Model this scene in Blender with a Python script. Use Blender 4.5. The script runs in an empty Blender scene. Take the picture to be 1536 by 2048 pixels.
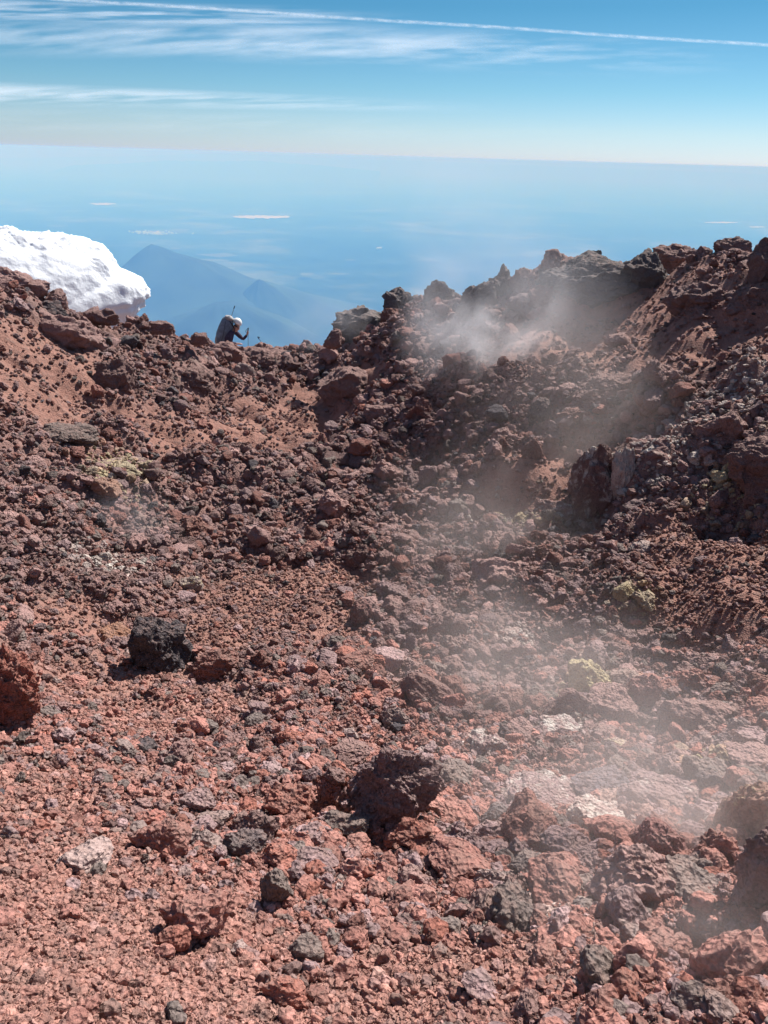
import bpy, math, numpy as np
from mathutils import Vector, Matrix, Euler

# ------------------------------------------------------------------ camera, world, sun, exposure
scene = bpy.context.scene
COL = scene.collection
FPX, PITCH, ROLL = 1547.0, math.radians(24.7), math.radians(1.65)
CAM = np.array([0.0, 0.0, 1.6])
cam_data = bpy.data.cameras.new('camera')
cam = bpy.data.objects.new('camera', cam_data); COL.objects.link(cam)
cam_data.sensor_fit = 'VERTICAL'; cam_data.sensor_height = 24.0
cam_data.lens = 24.0 * FPX / 2048.0
cam_data.clip_start = 0.05; cam_data.clip_end = 900000
CAMROT = Matrix.Rotation(math.radians(90) - PITCH, 3, 'X') @ Matrix.Rotation(ROLL, 3, 'Z')
cam.matrix_world = Matrix.Translation(Vector(CAM)) @ CAMROT.to_4x4()
scene.camera = cam

SUN_EL, SUN_AZ = math.radians(48), math.radians(38)      # azimuth clockwise from the view direction (+Y)
SUNV = Vector((math.sin(SUN_AZ)*math.cos(SUN_EL), math.cos(SUN_AZ)*math.cos(SUN_EL), math.sin(SUN_EL)))
w = bpy.data.worlds.new('World'); scene.world = w; w.use_nodes = True
nt = w.node_tree; bg = nt.nodes['Background']
sky = nt.nodes.new('ShaderNodeTexSky'); sky.sky_type = 'NISHITA'; sky.sun_disc = False
sky.sun_elevation = SUN_EL; sky.sun_rotation = SUN_AZ
sky.altitude = 1500; sky.air_density = 1.0; sky.dust_density = 0.6; sky.ozone_density = 1.2
tcw = nt.nodes.new('ShaderNodeTexCoord'); sxy = nt.nodes.new('ShaderNodeSeparateXYZ'); nt.links.new(tcw.outputs['Generated'], sxy.inputs[0])
rmp = nt.nodes.new('ShaderNodeValToRGB'); nt.links.new(sxy.outputs['Z'], rmp.inputs[0]); els = rmp.color_ramp.elements
els[0].position = 0.0; els[0].color = (.57, .68, .99, 1); els[1].position = .6; els[1].color = (1, 1, 1, 1)
for p_, c_ in ((.03, (.53, .67, .86, 1)), (.07, (.38, .62, .76, 1)), (.15, (.22, .52, .64, 1)), (.3, (.5, .75, .9, 1))):
    e_ = rmp.color_ramp.elements.new(p_); e_.color = c_
mlt = nt.nodes.new('ShaderNodeMix'); mlt.data_type = 'RGBA'; mlt.blend_type = 'MULTIPLY'; mlt.inputs[0].default_value = 1.0
nt.links.new(sky.outputs[0], mlt.inputs[6]); nt.links.new(rmp.outputs[0], mlt.inputs[7]); nt.links.new(mlt.outputs[2], bg.inputs[0]); bg.inputs[1].default_value = 0.075
sl = bpy.data.lights.new('sun', 'SUN'); sl.energy = 4.9; sl.angle = math.radians(0.5); sl.color = (1.0, 0.955, 0.90)
so = bpy.data.objects.new('sun', sl); COL.objects.link(so)
so.rotation_euler = SUNV.to_track_quat('Z', 'Y').to_euler(); so.location = (20, 20, 60)
scene.view_settings.view_transform = 'Standard'; scene.view_settings.look = 'None'
scene.view_settings.exposure = 0.72; scene.view_settings.gamma = 1.0
scene.render.engine = 'CYCLES'
cy = scene.cycles
cy.use_denoising = True
try: cy.denoiser = 'OPENIMAGEDENOISE'
except Exception: pass
cy.max_bounces = 6; cy.diffuse_bounces = 2; cy.glossy_bounces = 1; cy.volume_bounces = 1
cy.transparent_max_bounces = 12; cy.volume_max_steps = 128

# ------------------------------------------------------------------ numpy noise
def _h(ix, iy, iz, seed):
    h = (ix.astype(np.int64)*374761393 + iy.astype(np.int64)*668265263 + iz.astype(np.int64)*2147483647 + seed*974634777) & 0xFFFFFFFF
    h = ((h ^ (h >> 13)) * 1274126177) & 0xFFFFFFFF
    h = ((h ^ (h >> 16)) * 2246822519) & 0xFFFFFFFF
    return (h ^ (h >> 15)) & 0xFFFFFFFF
def rnd(ix, iy, iz, seed):
    return _h(ix, iy, iz, seed).astype(np.float32) / 4294967295.0
def perlin2(x, y, seed=0):
    ix = np.floor(x); iy = np.floor(y); fx = x-ix; fy = y-iy
    ix = ix.astype(np.int64); iy = iy.astype(np.int64); z = np.zeros_like(ix)
    u = fx*fx*fx*(fx*(fx*6-15)+10); v = fy*fy*fy*(fy*(fy*6-15)+10)
    def g(a, b, dx, dy):
        t = rnd(a, b, z, seed) * 6.2831853
        return np.cos(t)*dx + np.sin(t)*dy
    n0 = g(ix, iy, fx, fy)*(1-u) + g(ix+1, iy, fx-1, fy)*u
    n1 = g(ix, iy+1, fx, fy-1)*(1-u) + g(ix+1, iy+1, fx-1, fy-1)*u
    return (n0*(1-v) + n1*v) * 1.5
def perlin3(p, seed=0):
    i = np.floor(p); f = p-i; i = i.astype(np.int64)
    u = f*f*f*(f*(f*6-15)+10); out = 0
    for dx in (0, 1):
        for dy in (0, 1):
            for dz in (0, 1):
                h = _h(i[:,0]+dx, i[:,1]+dy, i[:,2]+dz, seed)
                a = (h & 0xFFFF)/65535.0*6.2831853; c = ((h >> 16) & 0xFFFF)/65535.0*2-1; s = np.sqrt(1-c*c)
                d = (f[:,0]-dx)*s*np.cos(a) + (f[:,1]-dy)*s*np.sin(a) + (f[:,2]-dz)*c
                wt = (u[:,0] if dx else 1-u[:,0])*(u[:,1] if dy else 1-u[:,1])*(u[:,2] if dz else 1-u[:,2])
                out = out + wt*d
    return out*1.5
def worley2(x, y, seed=0):
    """F1 distance and the random value of the nearest cell"""
    ix = np.floor(x).astype(np.int64); iy = np.floor(y).astype(np.int64); z = np.zeros_like(ix)
    best = np.full(x.shape, 9.0, np.float32); val = np.zeros(x.shape, np.float32)
    for dx in (-1, 0, 1):
        for dy in (-1, 0, 1):
            a = ix+dx; b = iy+dy
            h = _h(a, b, z, seed)
            px = a + (h & 0x3FF)/1023.0; py = b + ((h >> 10) & 0x3FF)/1023.0
            d = np.sqrt((px-x)**2 + (py-y)**2).astype(np.float32); m = d < best
            best = np.where(m, d, best); val = np.where(m, ((h >> 20) & 0x3FF)/1023.0, val)
    return best, val
def worley3(p, seed=0):
    i = np.floor(p).astype(np.int64); best = np.full(len(p), 9.0)
    for dx in (-1, 0, 1):
        for dy in (-1, 0, 1):
            for dz in (-1, 0, 1):
                a = i[:,0]+dx; b = i[:,1]+dy; c = i[:,2]+dz
                h = _h(a, b, c, seed)
                q = np.stack([a+(h & 0x3FF)/1023.0, b+((h >> 10) & 0x3FF)/1023.0, c+((h >> 20) & 0x3FF)/1023.0], 1)
                best = np.minimum(best, ((q-p)**2).sum(1))
    return np.sqrt(best)
def smooth(a, b, x):
    t = np.clip((x-a)/(b-a), 0, 1); return t*t*(3-2*t)

# ------------------------------------------------------------------ photo pixels to rays
R3 = np.array(CAMROT)
def ray(px, py):
    px = np.asarray(px, float); py = np.asarray(py, float)
    d = np.stack([(px-768)/FPX, -(py-1024)/FPX, -np.ones_like(px)], -1)
    d = d @ R3.T
    return d / np.linalg.norm(d, axis=-1, keepdims=True)
def pt(px, py, dist):
    """the point seen at (px, py) at horizontal distance dist from the camera"""
    d = ray(px, py); return CAM + d*(dist/math.hypot(d[0], d[1]))

# ------------------------------------------------------------------ terrain: a crater rim seen from inside
CTRL = []
for row in [
    (2048, (1.35, 1.37, 1.40, 1.42, 1.45)),
    (1860, (1.82, 1.84, 1.88, 1.95, 1.98)),
    (1700, (2.45, 2.50, 2.60, 2.80, 2.85)),
    (1500, (3.90, 4.00, 4.10, 4.50, 4.30)),
    (1300, (6.00, 6.30, 6.40, 6.70, 6.20)),
    (1100, (8.60, 9.60, 9.80, 9.20, 8.00)),
    (950, (10.6, 12.6, 12.8, 10.8, 9.30)),
    (800, (12.8, 16.2, 16.0, 12.7, 10.9)),
    (700, (14.4, 19.5, 18.6, 14.2, 12.2))]:
    for px, r in zip((0, 384, 768, 1152, 1536), row[1]):
        CTRL.append(pt(px, row[0], r))
for px, py, r in [(0, 620, 15.8), (1152, 600, 15.8), (1400, 600, 13.8), (1536, 600, 13.2), (920, 690, 17.2)]:
    CTRL.append(pt(px, py, r))
# crest of the rim, photo pixel and distance
CREST = [(-500, 500, 15), (-200, 520, 16), (0, 572, 17), (80, 604, 17.6), (180, 646, 18.6), (300, 680, 20), (400, 694, 21.2), (480, 700, 22), (560, 700, 22.4),
         (640, 702, 22.4), (700, 680, 21.8), (780, 632, 20.6), (870, 612, 19.8), (960, 590, 19), (1060, 560, 18.2), (1130, 548, 17.4), (1250, 540, 16.8),
         (1350, 530, 16.2), (1450, 534, 15.6), (1536, 534, 15), (1800, 505, 14), (2200, 450, 13)]
cp = np.array([pt(c[0], c[1]+14, c[2]) for c in CREST])
CTRL += list(cp)
for x, y, z in [(0, 0, 0.0), (-2, 0, .15), (2, 0, .05), (0, -4, 1.6), (-6, -4, 2.2), (6, -4, 1.8), (-9, 3, .9), (9, 3, .6), (-16, 6, 1.5), (16, 5, 1.6), (-14, -10, 4), (14, -10, 4), (0, -18, 6)]:
    CTRL.append(np.array([x, y, z], float))
CTRL = np.array(CTRL)
def tps_fit(P, z, lam=0.02):
    n = len(P); d = np.linalg.norm(P[:,None]-P[None], axis=2)
    K = np.where(d > 0, d*d*np.log(np.maximum(d, 1e-9)), 0) + lam*np.eye(n)
    Q = np.hstack([np.ones((n,1)), P]); A = np.zeros((n+3, n+3)); A[:n,:n] = K; A[:n,n:] = Q; A[n:,:n] = Q.T
    return np.linalg.solve(A, np.concatenate([z, [0,0,0]]))
# warp radius by log so near and far control points weigh alike
def warp(x, y):
    r = np.hypot(x, y); k = np.log1p(r)/np.maximum(r, 1e-6); return x*k, y*k
wx, wy = warp(CTRL[:,0], CTRL[:,1]); WP = np.stack([wx, wy], 1)
TP = tps_fit(WP, CTRL[:,2])
def base(x, y):
    a, b = warp(x, y); out = TP[-3] + TP[-2]*a + TP[-1]*b
    for k in range(len(WP)):
        d2 = (a-WP[k,0])**2 + (b-WP[k,1])**2
        out = out + TP[k]*0.5*d2*np.log(np.maximum(d2, 1e-12))
    return out
cth = np.arctan2(cp[:,0], cp[:,1]); cr = np.hypot(cp[:,0], cp[:,1])
CTH = np.concatenate([[-3.2, -1.9, -1.2], cth, [1.2, 1.9, 3.2]]); CRR = np.concatenate([[30, 26, 18], cr, [16, 24, 30]])
def crest_r(th): return np.interp(th, CTH, CRR)

FINE = [(140, 1980, .75), (60, 1780, .55), (220, 1850, .4), (90, 1640, .35), (60, 1560, .3), (520, 1190, 1.3), (240, 1360, .6), (160, 1260, .6), (560, 870, 2.0), (640, 810, 1.5), (120, 720, 1.4), (60, 770, 1.2), (1450, 1130, 1.1),
        (1500, 1190, .9), (1250, 660, 1.9), (1130, 700, 1.6), (1420, 690, 1.6), (1330, 640, 1.0), (1060, 960, .9), (400, 1380, .4), (1380, 1090, .7), (320, 860, 1.2), (420, 1290, .8), (600, 1250, .8), (300, 1440, .5), (160, 1380, .5), (640, 1160, 1.0), (470, 1420, .4), (250, 1550, .3), (330, 2000, .35), (760, 2000, .3), (380, 2010, .4), (980, 1960, .25)]
def hit(px, py, fn=None, n=400):
    """where the photo pixels' rays meet the ground"""
    px = np.atleast_1d(np.asarray(px, float)); py = np.atleast_1d(np.asarray(py, float)); d = ray(px, py)
    hd = np.hypot(d[:,0], d[:,1]); ts = np.geomspace(1.0, 40.0, n)
    res = np.full((len(px), 3), np.nan); done = np.zeros(len(px), bool)
    f = fn or globals()['relief']
    for r in ts:
        P = CAM + d*(r/hd)[:,None]
        below = (P[:,2] < f(P[:,0], P[:,1])) & ~done
        res[below] = P[below]; done |= below
    miss = ~done
    if miss.any():
        P = CAM + d*(18.0/hd)[:,None]; res[miss] = P[miss]
    return res
def fall(x, y, z):
    """outside the crest the cone drops away to the plain"""
    r = np.hypot(x, y); c = crest_r(np.arctan2(x, y)); o = np.maximum(r-c, 0)
    zc = z
    return np.where(o > 0, np.minimum(zc, zc*0 + zc) - 0.75*o*smooth(0, 1.5, o), zc)
FXY = None
def fineness(x, y):
    m = np.zeros_like(x)
    for (cx, cy_, _), (_, _, rr) in zip(FXY, FINE):
        d = np.hypot(x-cx, y-cy_)/rr + 0.35*perlin2(x*2.3/rr+7, y*2.3/rr, 5)
        m = np.maximum(m, 1-smooth(0.55, 1.15, d))
    return m
def relief(x, y):
    """ground without its small stones"""
    r = np.hypot(x, y); c = crest_r(np.arctan2(x, y))
    xi = np.where(r > c, x*c/np.maximum(r, 1e-6), x); yi = np.where(r > c, y*c/np.maximum(r, 1e-6), y)
    z = base(xi, yi)
    far = smooth(2.0, 10.0, r); k = 0.18 + 0.82*far
    z = z + k*(0.30*perlin2(x/2.9, y/2.9, 11) + 0.30*(np.abs(perlin2(x/1.3+3, y/1.3, 12))-.3) + 0.10*perlin2(x/.6, y/.6, 13))
    o = np.maximum(r-c, 0)
    drop = 0.72*np.maximum(o-0.6, 0) - 0.0
    return z - drop*1.0
HOLLOW = [(655, 1608, .17, .45), (1500, 1010, .7, .5), (1395, 1870, .16, .24), (1480, 1840, .15, .25), (1110, 1275, .38, .38), (1190, 905, .7, .3), (205, 800, .9, .5), (400, 790, 1.0, .6), (535, 745, .9, .5), (680, 835, .8, .5),
          (1340, 1440, .36, .34), (1200, 612, 1.3, .7), (1180, 1050, .6, .4), (990, 1000, .5, .35), (850, 950, .8, .4), (1490, 640, .9, .5), (60, 700, .8, .4), (130, 860, .8, .4), (330, 930, .7, .35), (1050, 860, .6, .35), (745, 1700, .12, .12), (1300, 1260, .4, .3), (1020, 1370, .3, .25), (1400, 1290, .4, .25), (1150, 1560, .2, .15), (940, 1240, .3, .2)]
HXY = hit([a[0] for a in HOLLOW], [a[1] for a in HOLLOW])
_relief0 = relief
def relief(x, y):
    z = _relief0(x, y)
    for (hx, hy, _), (_, _, rr_, dp) in zip(HXY, HOLLOW):
        d2 = ((x-hx)**2 + (y-hy)**2)/(rr_*rr_); z = z - dp*np.exp(-d2*1.3)
    return z
FXY = hit([a[0] for a in FINE], [a[1] for a in FINE])
def ground_z(x, y):
    z = relief(x, y); r = np.hypot(x, y); f = 1-0.85*fineness(x, y)
    near = 1 - smooth(24, 30, r)
    for s, amp, lo, hi, seed in ((.9, .20, 7, 10, 21), (.42, .11, 4, 7, 22), (.19, .055, 1.5, 4, 23), (.085, .026, .5, 1.2, 24), (.036, .010, .1, .3, 25)):
        wxx = x + s*.35*perlin2(x/s*1.3, y/s*1.3, seed+50); wyy = y + s*.35*perlin2(x/s*1.3+9, y/s*1.3+4, seed+60)
        d, v = worley2(wxx/s, wyy/s, seed)
        k = smooth(lo, hi, r) if lo > .4 else 1
        z = z + near*k*f*amp*(0.35+v)*(np.clip(1-d*1.15, 0, 1)**.8)
    z = z + near*(.03*perlin2(x/.25, y/.25, 31) + .012*perlin2(x/.09, y/.09, 32) + .006*perlin2(x/.04, y/.04, 33))*(.4+.6*f)*smooth(.5, 3, r)
    return z

# ------------------------------------------------------------------ colours (real-world base colours)
RED = np.array([.38, .178, .143]); BRICK = np.array([.38, .155, .115]); BROWN = np.array([.275, .165, .147]); PURPLE = np.array([.262, .172, .165])
GREY = np.array([.225, .172, .152]); DARK = np.array([.072, .060, .064]); ORANGE = np.array([.42, .21, .13]); PINK = np.array([.46, .33, .295])
def zone(x, y):
    """0 = fresh red cinder of the near slope, 1 = weathered brown of the far slope"""
    r = np.hypot(x, y)
    return np.clip(smooth(2.2, 8.5, r) + .25*perlin2(x/1.7, y/1.7, 41) + .12*smooth(-.2, 1.6, x)*smooth(1.5, 3, r), 0, 1)
def ground_col(x, y):
    zz = zone(x, y)[:,None]; f = fineness(x, y)[:,None]; n = perlin2(x/.5, y/.5, 42)[:,None]; n2 = perlin2(x/.12, y/.12, 43)[:,None]
    a = np.array([.375, .19, .152]); b = np.array([.26, .15, .128])
    c = a*(1-zz) + b*zz
    c = c*(1-f*.8) + f*.8*(np.array([.41, .215, .17])*(1-zz) + np.array([.31, .155, .115])*zz)
    g = smooth(.25, .7, n)*(1-f)
    c = c*(1-.5*g) + .5*g*np.array([.17, .14, .12])
    return np.clip(c*(1+.18*n2), .01, 1)

# ------------------------------------------------------------------ node helpers
def mat(name):
    m = bpy.data.materials.new(name); m.use_nodes = True; t = m.node_tree
    for n in list(t.nodes): t.nodes.remove(n)
    return m, t
def N(t, ty, **kw):
    n = t.nodes.new(ty)
    for k, v in kw.items():
        if k[0] == '_': n.inputs[k[1:].replace('_', ' ')].default_value = v
        else: setattr(n, k, v)
    return n
def rock_material(name, source):
    m, t = mat(name); L = t.links.new
    if source == 'ground': col = N(t, 'ShaderNodeAttribute', attribute_name='col').outputs['Color']
    elif source == 'inst': col = N(t, 'ShaderNodeAttribute', attribute_name='col', attribute_type='INSTANCER').outputs['Color']
    else: col = N(t, 'ShaderNodeObjectInfo').outputs['Color']
    geo = N(t, 'ShaderNodeNewGeometry')
    tc = N(t, 'ShaderNodeTexCoord')
    P = geo.outputs['Position'] if source != 'obj' else geo.outputs['Position']
    big = N(t, 'ShaderNodeTexNoise', _Scale=9.0, _Detail=3.0, _Roughness=.6); L(P, big.inputs['Vector'])
    fine = N(t, 'ShaderNodeTexNoise', _Scale=70.0, _Detail=4.0, _Roughness=.7); L(P, fine.inputs['Vector'])
    # mottling of the stone itself
    r1 = N(t, 'ShaderNodeMapRange', _From_Min=.3, _From_Max=.7, _To_Min=.66, _To_Max=1.36); L(fine.outputs[0], r1.inputs[0])
    mul = N(t, 'ShaderNodeVectorMath', operation='SCALE'); L(col, mul.inputs[0]); L(r1.outputs[0], mul.inputs['Scale'])
    r2 = N(t, 'ShaderNodeMapRange', _From_Min=.5, _From_Max=.72, _To_Min=0, _To_Max=.45); L(big.outputs[0], r2.inputs[0])
    mix = N(t, 'ShaderNodeMix', data_type='RGBA'); L(r2.outputs[0], mix.inputs[0]); L(mul.outputs[0], mix.inputs[6]); mix.inputs[7].default_value = (.18, .145, .125, 1)
    out_col = mix.outputs[2]
    if source == 'obj':
        sd = N(t, 'ShaderNodeSeparateXYZ'); L(geo.outputs['Normal'], sd.inputs[0]); dz = N(t, 'ShaderNodeMapRange', _From_Min=.35, _From_Max=.95, _To_Max=.55); L(sd.outputs['Z'], dz.inputs[0])
        dn = N(t, 'ShaderNodeTexNoise', _Scale=16.0, _Detail=5.0, _Roughness=.7); L(P, dn.inputs['Vector']); d2 = N(t, 'ShaderNodeMapRange', _From_Min=.42, _From_Max=.62); L(dn.outputs[0], d2.inputs[0])
        dm = N(t, 'ShaderNodeMath', operation='MULTIPLY'); L(dz.outputs[0], dm.inputs[0]); L(d2.outputs[0], dm.inputs[1])
        du = N(t, 'ShaderNodeMix', data_type='RGBA'); L(dm.outputs[0], du.inputs[0]); L(out_col, du.inputs[6]); du.inputs[7].default_value = (.32, .20, .165, 1); out_col = du.outputs[2]
        for nm, c, sc, th in (('crust', (.66, .60, .52, 1), 6.0, .52), ('sulphur', (.56, .46, .26, 1), 5.0, .5)):
            at = N(t, 'ShaderNodeAttribute', attribute_name=nm, attribute_type='OBJECT')
            nz = N(t, 'ShaderNodeTexNoise', _Scale=sc, _Detail=5.0, _Roughness=.65, _Distortion=.6); L(tc.outputs['Object'], nz.inputs['Vector'])
            ad = N(t, 'ShaderNodeMath', operation='ADD'); L(nz.outputs[0], ad.inputs[0]); L(at.outputs['Fac'], ad.inputs[1])
            mr = N(t, 'ShaderNodeMapRange', _From_Min=1.0, _From_Max=1.16, _To_Min=0, _To_Max=.85); L(ad.outputs[0], mr.inputs[0])
            sn = N(t, 'ShaderNodeSeparateXYZ'); L(geo.outputs['Normal'], sn.inputs[0]); up_ = N(t, 'ShaderNodeMapRange', _From_Min=-.25, _From_Max=.35); L(sn.outputs['Z'], up_.inputs[0])
            mu_ = N(t, 'ShaderNodeMath', operation='MULTIPLY'); L(mr.outputs[0], mu_.inputs[0]); L(up_.outputs[0], mu_.inputs[1]); mr = mu_
            mx = N(t, 'ShaderNodeMix', data_type='RGBA'); L(mr.outputs[0], mx.inputs[0]); L(out_col, mx.inputs[6]); mx.inputs[7].default_value = c
            out_col = mx.outputs[2]
    b = N(t, 'ShaderNodeBsdfPrincipled', _Roughness=.92); b.inputs['Specular IOR Level'].default_value = .25
    L(out_col, b.inputs['Base Color'])
    vo = N(t, 'ShaderNodeTexVoronoi', _Scale=55.0); L(P, vo.inputs['Vector'])
    vo2 = N(t, 'ShaderNodeTexNoise', _Scale=28.0, _Detail=6.0, _Roughness=.75); L(P, vo2.inputs['Vector'])
    ad = N(t, 'ShaderNodeMath', operation='ADD'); L(vo.outputs['Distance'], ad.inputs[0]); L(vo2.outputs[0], ad.inputs[1])
    bp = N(t, 'ShaderNodeBump', _Strength=.8, _Distance=.022); L(ad.outputs[0], bp.inputs['Height'])
    b2 = N(t, 'ShaderNodeBump', _Strength=.8, _Distance=.09); L(big.outputs[0], b2.inputs['Height']); L(b2.outputs[0], bp.inputs['Normal']); L(bp.outputs[0], b.inputs['Normal'])
    o = N(t, 'ShaderNodeOutputMaterial'); L(b.outputs[0], o.inputs['Surface'])
    return m
M_GROUND = rock_material('scoria_ground', 'ground'); M_INST = rock_material('scoria_stones', 'inst'); M_BOULD = rock_material('lava_rock', 'obj')
def simple(name, c, rough=.8, spec=.3, noise=0, scale=10, metal=0):
    m, t = mat(name); b = N(t, 'ShaderNodeBsdfPrincipled', _Roughness=rough, _Metallic=metal); b.inputs['Specular IOR Level'].default_value = spec
    b.inputs['Base Color'].default_value = (*c, 1); o = N(t, 'ShaderNodeOutputMaterial'); t.links.new(b.outputs[0], o.inputs['Surface'])
    if noise:
        nz = N(t, 'ShaderNodeTexNoise', _Scale=scale, _Detail=5.0); g = N(t, 'ShaderNodeNewGeometry'); t.links.new(g.outputs['Position'], nz.inputs['Vector'])
        mr = N(t, 'ShaderNodeMapRange', _From_Min=.3, _From_Max=.7, _To_Min=1-noise, _To_Max=1+noise); t.links.new(nz.outputs[0], mr.inputs[0])
        v = N(t, 'ShaderNodeVectorMath', operation='SCALE'); v.inputs[0].default_value = c; t.links.new(mr.outputs[0], v.inputs['Scale']); t.links.new(v.outputs[0], b.inputs['Base Color'])
    return m

# ------------------------------------------------------------------ mesh helpers
def mesh_np(name, V, F, smooth_=True):
    me = bpy.data.meshes.new(name); V = np.asarray(V, np.float32); F = np.asarray(F, np.int32)
    me.vertices.add(len(V)); me.vertices.foreach_set('co', V.ravel())
    k = F.shape[1]; me.loops.add(F.size); me.loops.foreach_set('vertex_index', F.ravel())
    me.polygons.add(len(F)); me.polygons.foreach_set('loop_start', np.arange(0, F.size, k, dtype=np.int32))
    me.update(calc_edges=True)
    me.polygons.foreach_set('use_smooth', np.full(len(F), smooth_))
    return me
def grid_faces(nr, nc, wrap=False):
    a = np.arange(nr*nc).reshape(nr, nc)
    if wrap: a = np.hstack([a, a[:, :1]])
    return np.stack([a[:-1,:-1].ravel(), a[:-1,1:].ravel(), a[1:,1:].ravel(), a[1:,:-1].ravel()], 1)
def link(name, me, m=None, parent=None, **props):
    o = bpy.data.objects.new(name, me); COL.objects.link(o)
    if m: me.materials.append(m)
    if parent: o.parent = parent
    for k, v in props.items(): o[k] = v
    return o
def set_col(me, c):
    a = me.attributes.new('col', 'FLOAT_COLOR', 'POINT'); c4 = np.ones((len(c), 4), np.float32); c4[:,:3] = c; a.data.foreach_set('color', c4.ravel())
_ico = {}
def ico(n):
    if n not in _ico:
        import bmesh
        bm = bmesh.new(); bmesh.ops.create_icosphere(bm, subdivisions=n, radius=1.0)
        V = np.array([v.co for v in bm.verts]); F = np.array([[v.index for v in f.verts] for f in bm.faces]); bm.free(); _ico[n] = (V, F)
    return _ico[n]
def crag(seed, sub, rough=1.0, pits=1.0, spiky=0.0, planes=16):
    """an angular pitted lump of lava, about 1 across in each direction, base at z=-0.5"""
    V, F = ico(sub); p = V.copy(); rg = np.random.default_rng(seed)
    n = rg.normal(size=(planes, 3)); n /= np.linalg.norm(n, axis=1)[:,None]; d = rg.uniform(.62, 1.0, planes)
    q = d[None]/np.maximum(p @ n.T, .08); r = -np.log(np.exp(-26*q).sum(1)+1e-30)/26
    r = np.clip(r, .4, 1.25)
    P = p*r[:,None]
    W = np.stack([perlin3(P*1.5+seed*3.1, 1), perlin3(P*1.5+seed*3.1+17, 2), perlin3(P*1.5+seed*3.1+31, 3)], 1)
    P = P + .16*rough*W
    W = np.stack([perlin3(P*4.2+seed, 4), perlin3(P*4.2+7+seed, 5), perlin3(P*4.2+11+seed, 6)], 1)
    P = P + .07*rough*W
    dsp = .10*rough*(0.45-np.abs(perlin3(P*2.6+seed, 7))) + .05*rough*(.4-np.abs(perlin3(P*6.5+seed, 8)))
    if spiky: dsp += spiky*np.clip(perlin3(P*2.2+seed*2, 14), 0, 1)
    if sub >= 4:
        dsp += -.075*pits*np.clip(.48-worley3(P*4.0+seed, 9), 0, 1)*2 - .035*pits*np.clip(.5-worley3(P*9+seed, 10), 0, 1)*2
        dsp += .022*rough*(.4-np.abs(perlin3(P*14+seed, 11)))
    if sub >= 5: dsp += .020*rough*(.4-np.abs(perlin3(P*22+seed, 15)))
    if sub >= 6: dsp += .012*rough*perlin3(P*30+seed, 12) - .016*pits*np.clip(.5-worley3(P*20+seed, 13), 0, 1)*2
    P = P + p*dsp[:,None]
    lo, hi = P.min(0), P.max(0); P = (P-(lo+hi)/2)/(hi-lo)
    return P, F

# ------------------------------------------------------------------ ground sheet
th = np.concatenate([np.linspace(-math.pi, -1.4, 40)[:-1], np.linspace(-1.4, -.56, 220)[:-1], np.linspace(-.56, .56, 860), np.linspace(.56, 1.4, 220)[1:], np.linspace(1.4, math.pi, 40)[1:-1]])
rr = np.concatenate([np.geomspace(.15, 1.0, 30)[:-1], np.geomspace(1.0, 12.0, 640)[:-1], np.geomspace(12.0, 26.0, 420), np.geomspace(26, 60, 20)[1:], np.geomspace(60, 5000, 24)[1:]])
RR, TT = np.meshgrid(rr, th, indexing='ij'); gx = (RR*np.sin(TT)).ravel(); gy = (RR*np.cos(TT)).ravel()
gz = ground_z(gx, gy); gz = np.maximum(gz, -2560.0)
gV = np.stack([gx, gy, gz], 1)
me = mesh_np('ground', gV, grid_faces(len(rr), len(th), True)[:, ::-1]); set_col(me, ground_col(gx, gy))
ground = link('ground', me, M_GROUND, kind='structure')

# ------------------------------------------------------------------ lowland far below the cone
def pt_plane(px, py, z):
    d = ray(px, py); return CAM + d*((z-CAM[2])/d[2])
ZP = -2500.0
rr2 = np.concatenate([np.geomspace(1500, 250000, 160)]); th2 = np.linspace(-math.pi, math.pi, 240, endpoint=False)
RR, TT = np.meshgrid(rr2, th2, indexing='ij'); x = (RR*np.sin(TT)).ravel(); y = (RR*np.cos(TT)).ravel()
z = ZP + 60*perlin2(x/4000, y/4000, 71) + 25*perlin2(x/1500, y/1500, 72)
me = mesh_np('plain', np.stack([x, y, z], 1), grid_faces(len(rr2), len(th2), True)[:, ::-1])
m, t = mat('lowland_forest_and_fields'); L = t.links.new; geo = N(t, 'ShaderNodeNewGeometry')
a = N(t, 'ShaderNodeTexNoise', _Scale=.00022, _Detail=9.0, _Roughness=.7); L(geo.outputs['Position'], a.inputs['Vector'])
v = N(t, 'ShaderNodeTexVoronoi', _Scale=.0011); L(geo.outputs['Position'], v.inputs['Vector'])
cr_ = N(t, 'ShaderNodeValToRGB'); L(a.outputs[0], cr_.inputs[0]); e = cr_.color_ramp.elements
e[0].position = .40; e[0].color = (.008, .022, .024, 1); e[1].position = .64; e[1].color = (.14, .16, .11, 1); x_ = cr_.color_ramp.elements.new(.52); x_.color = (.03, .055, .04, 1)
sx = N(t, 'ShaderNodeSeparateColor'); L(v.outputs['Color'], sx.inputs[0])
th_ = N(t, 'ShaderNodeMapRange', _From_Min=.90, _From_Max=.97, _To_Min=0, _To_Max=.2); L(sx.outputs[0], th_.inputs[0])
n2 = N(t, 'ShaderNodeTexNoise', _Scale=.0003, _Detail=3.0); L(geo.outputs['Position'], n2.inputs['Vector'])
m2 = N(t, 'ShaderNodeMapRange', _From_Min=.5, _From_Max=.62); L(n2.outputs[0], m2.inputs[0])
mm = N(t, 'ShaderNodeMath', operation='MULTIPLY'); L(th_.outputs[0], mm.inputs[0]); L(m2.outputs[0], mm.inputs[1])
mx = N(t, 'ShaderNodeMix', data_type='RGBA'); L(mm.outputs[0], mx.inputs[0]); L(cr_.outputs[0], mx.inputs[6]); mx.inputs[7].default_value = (.45, .42, .30, 1)
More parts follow.
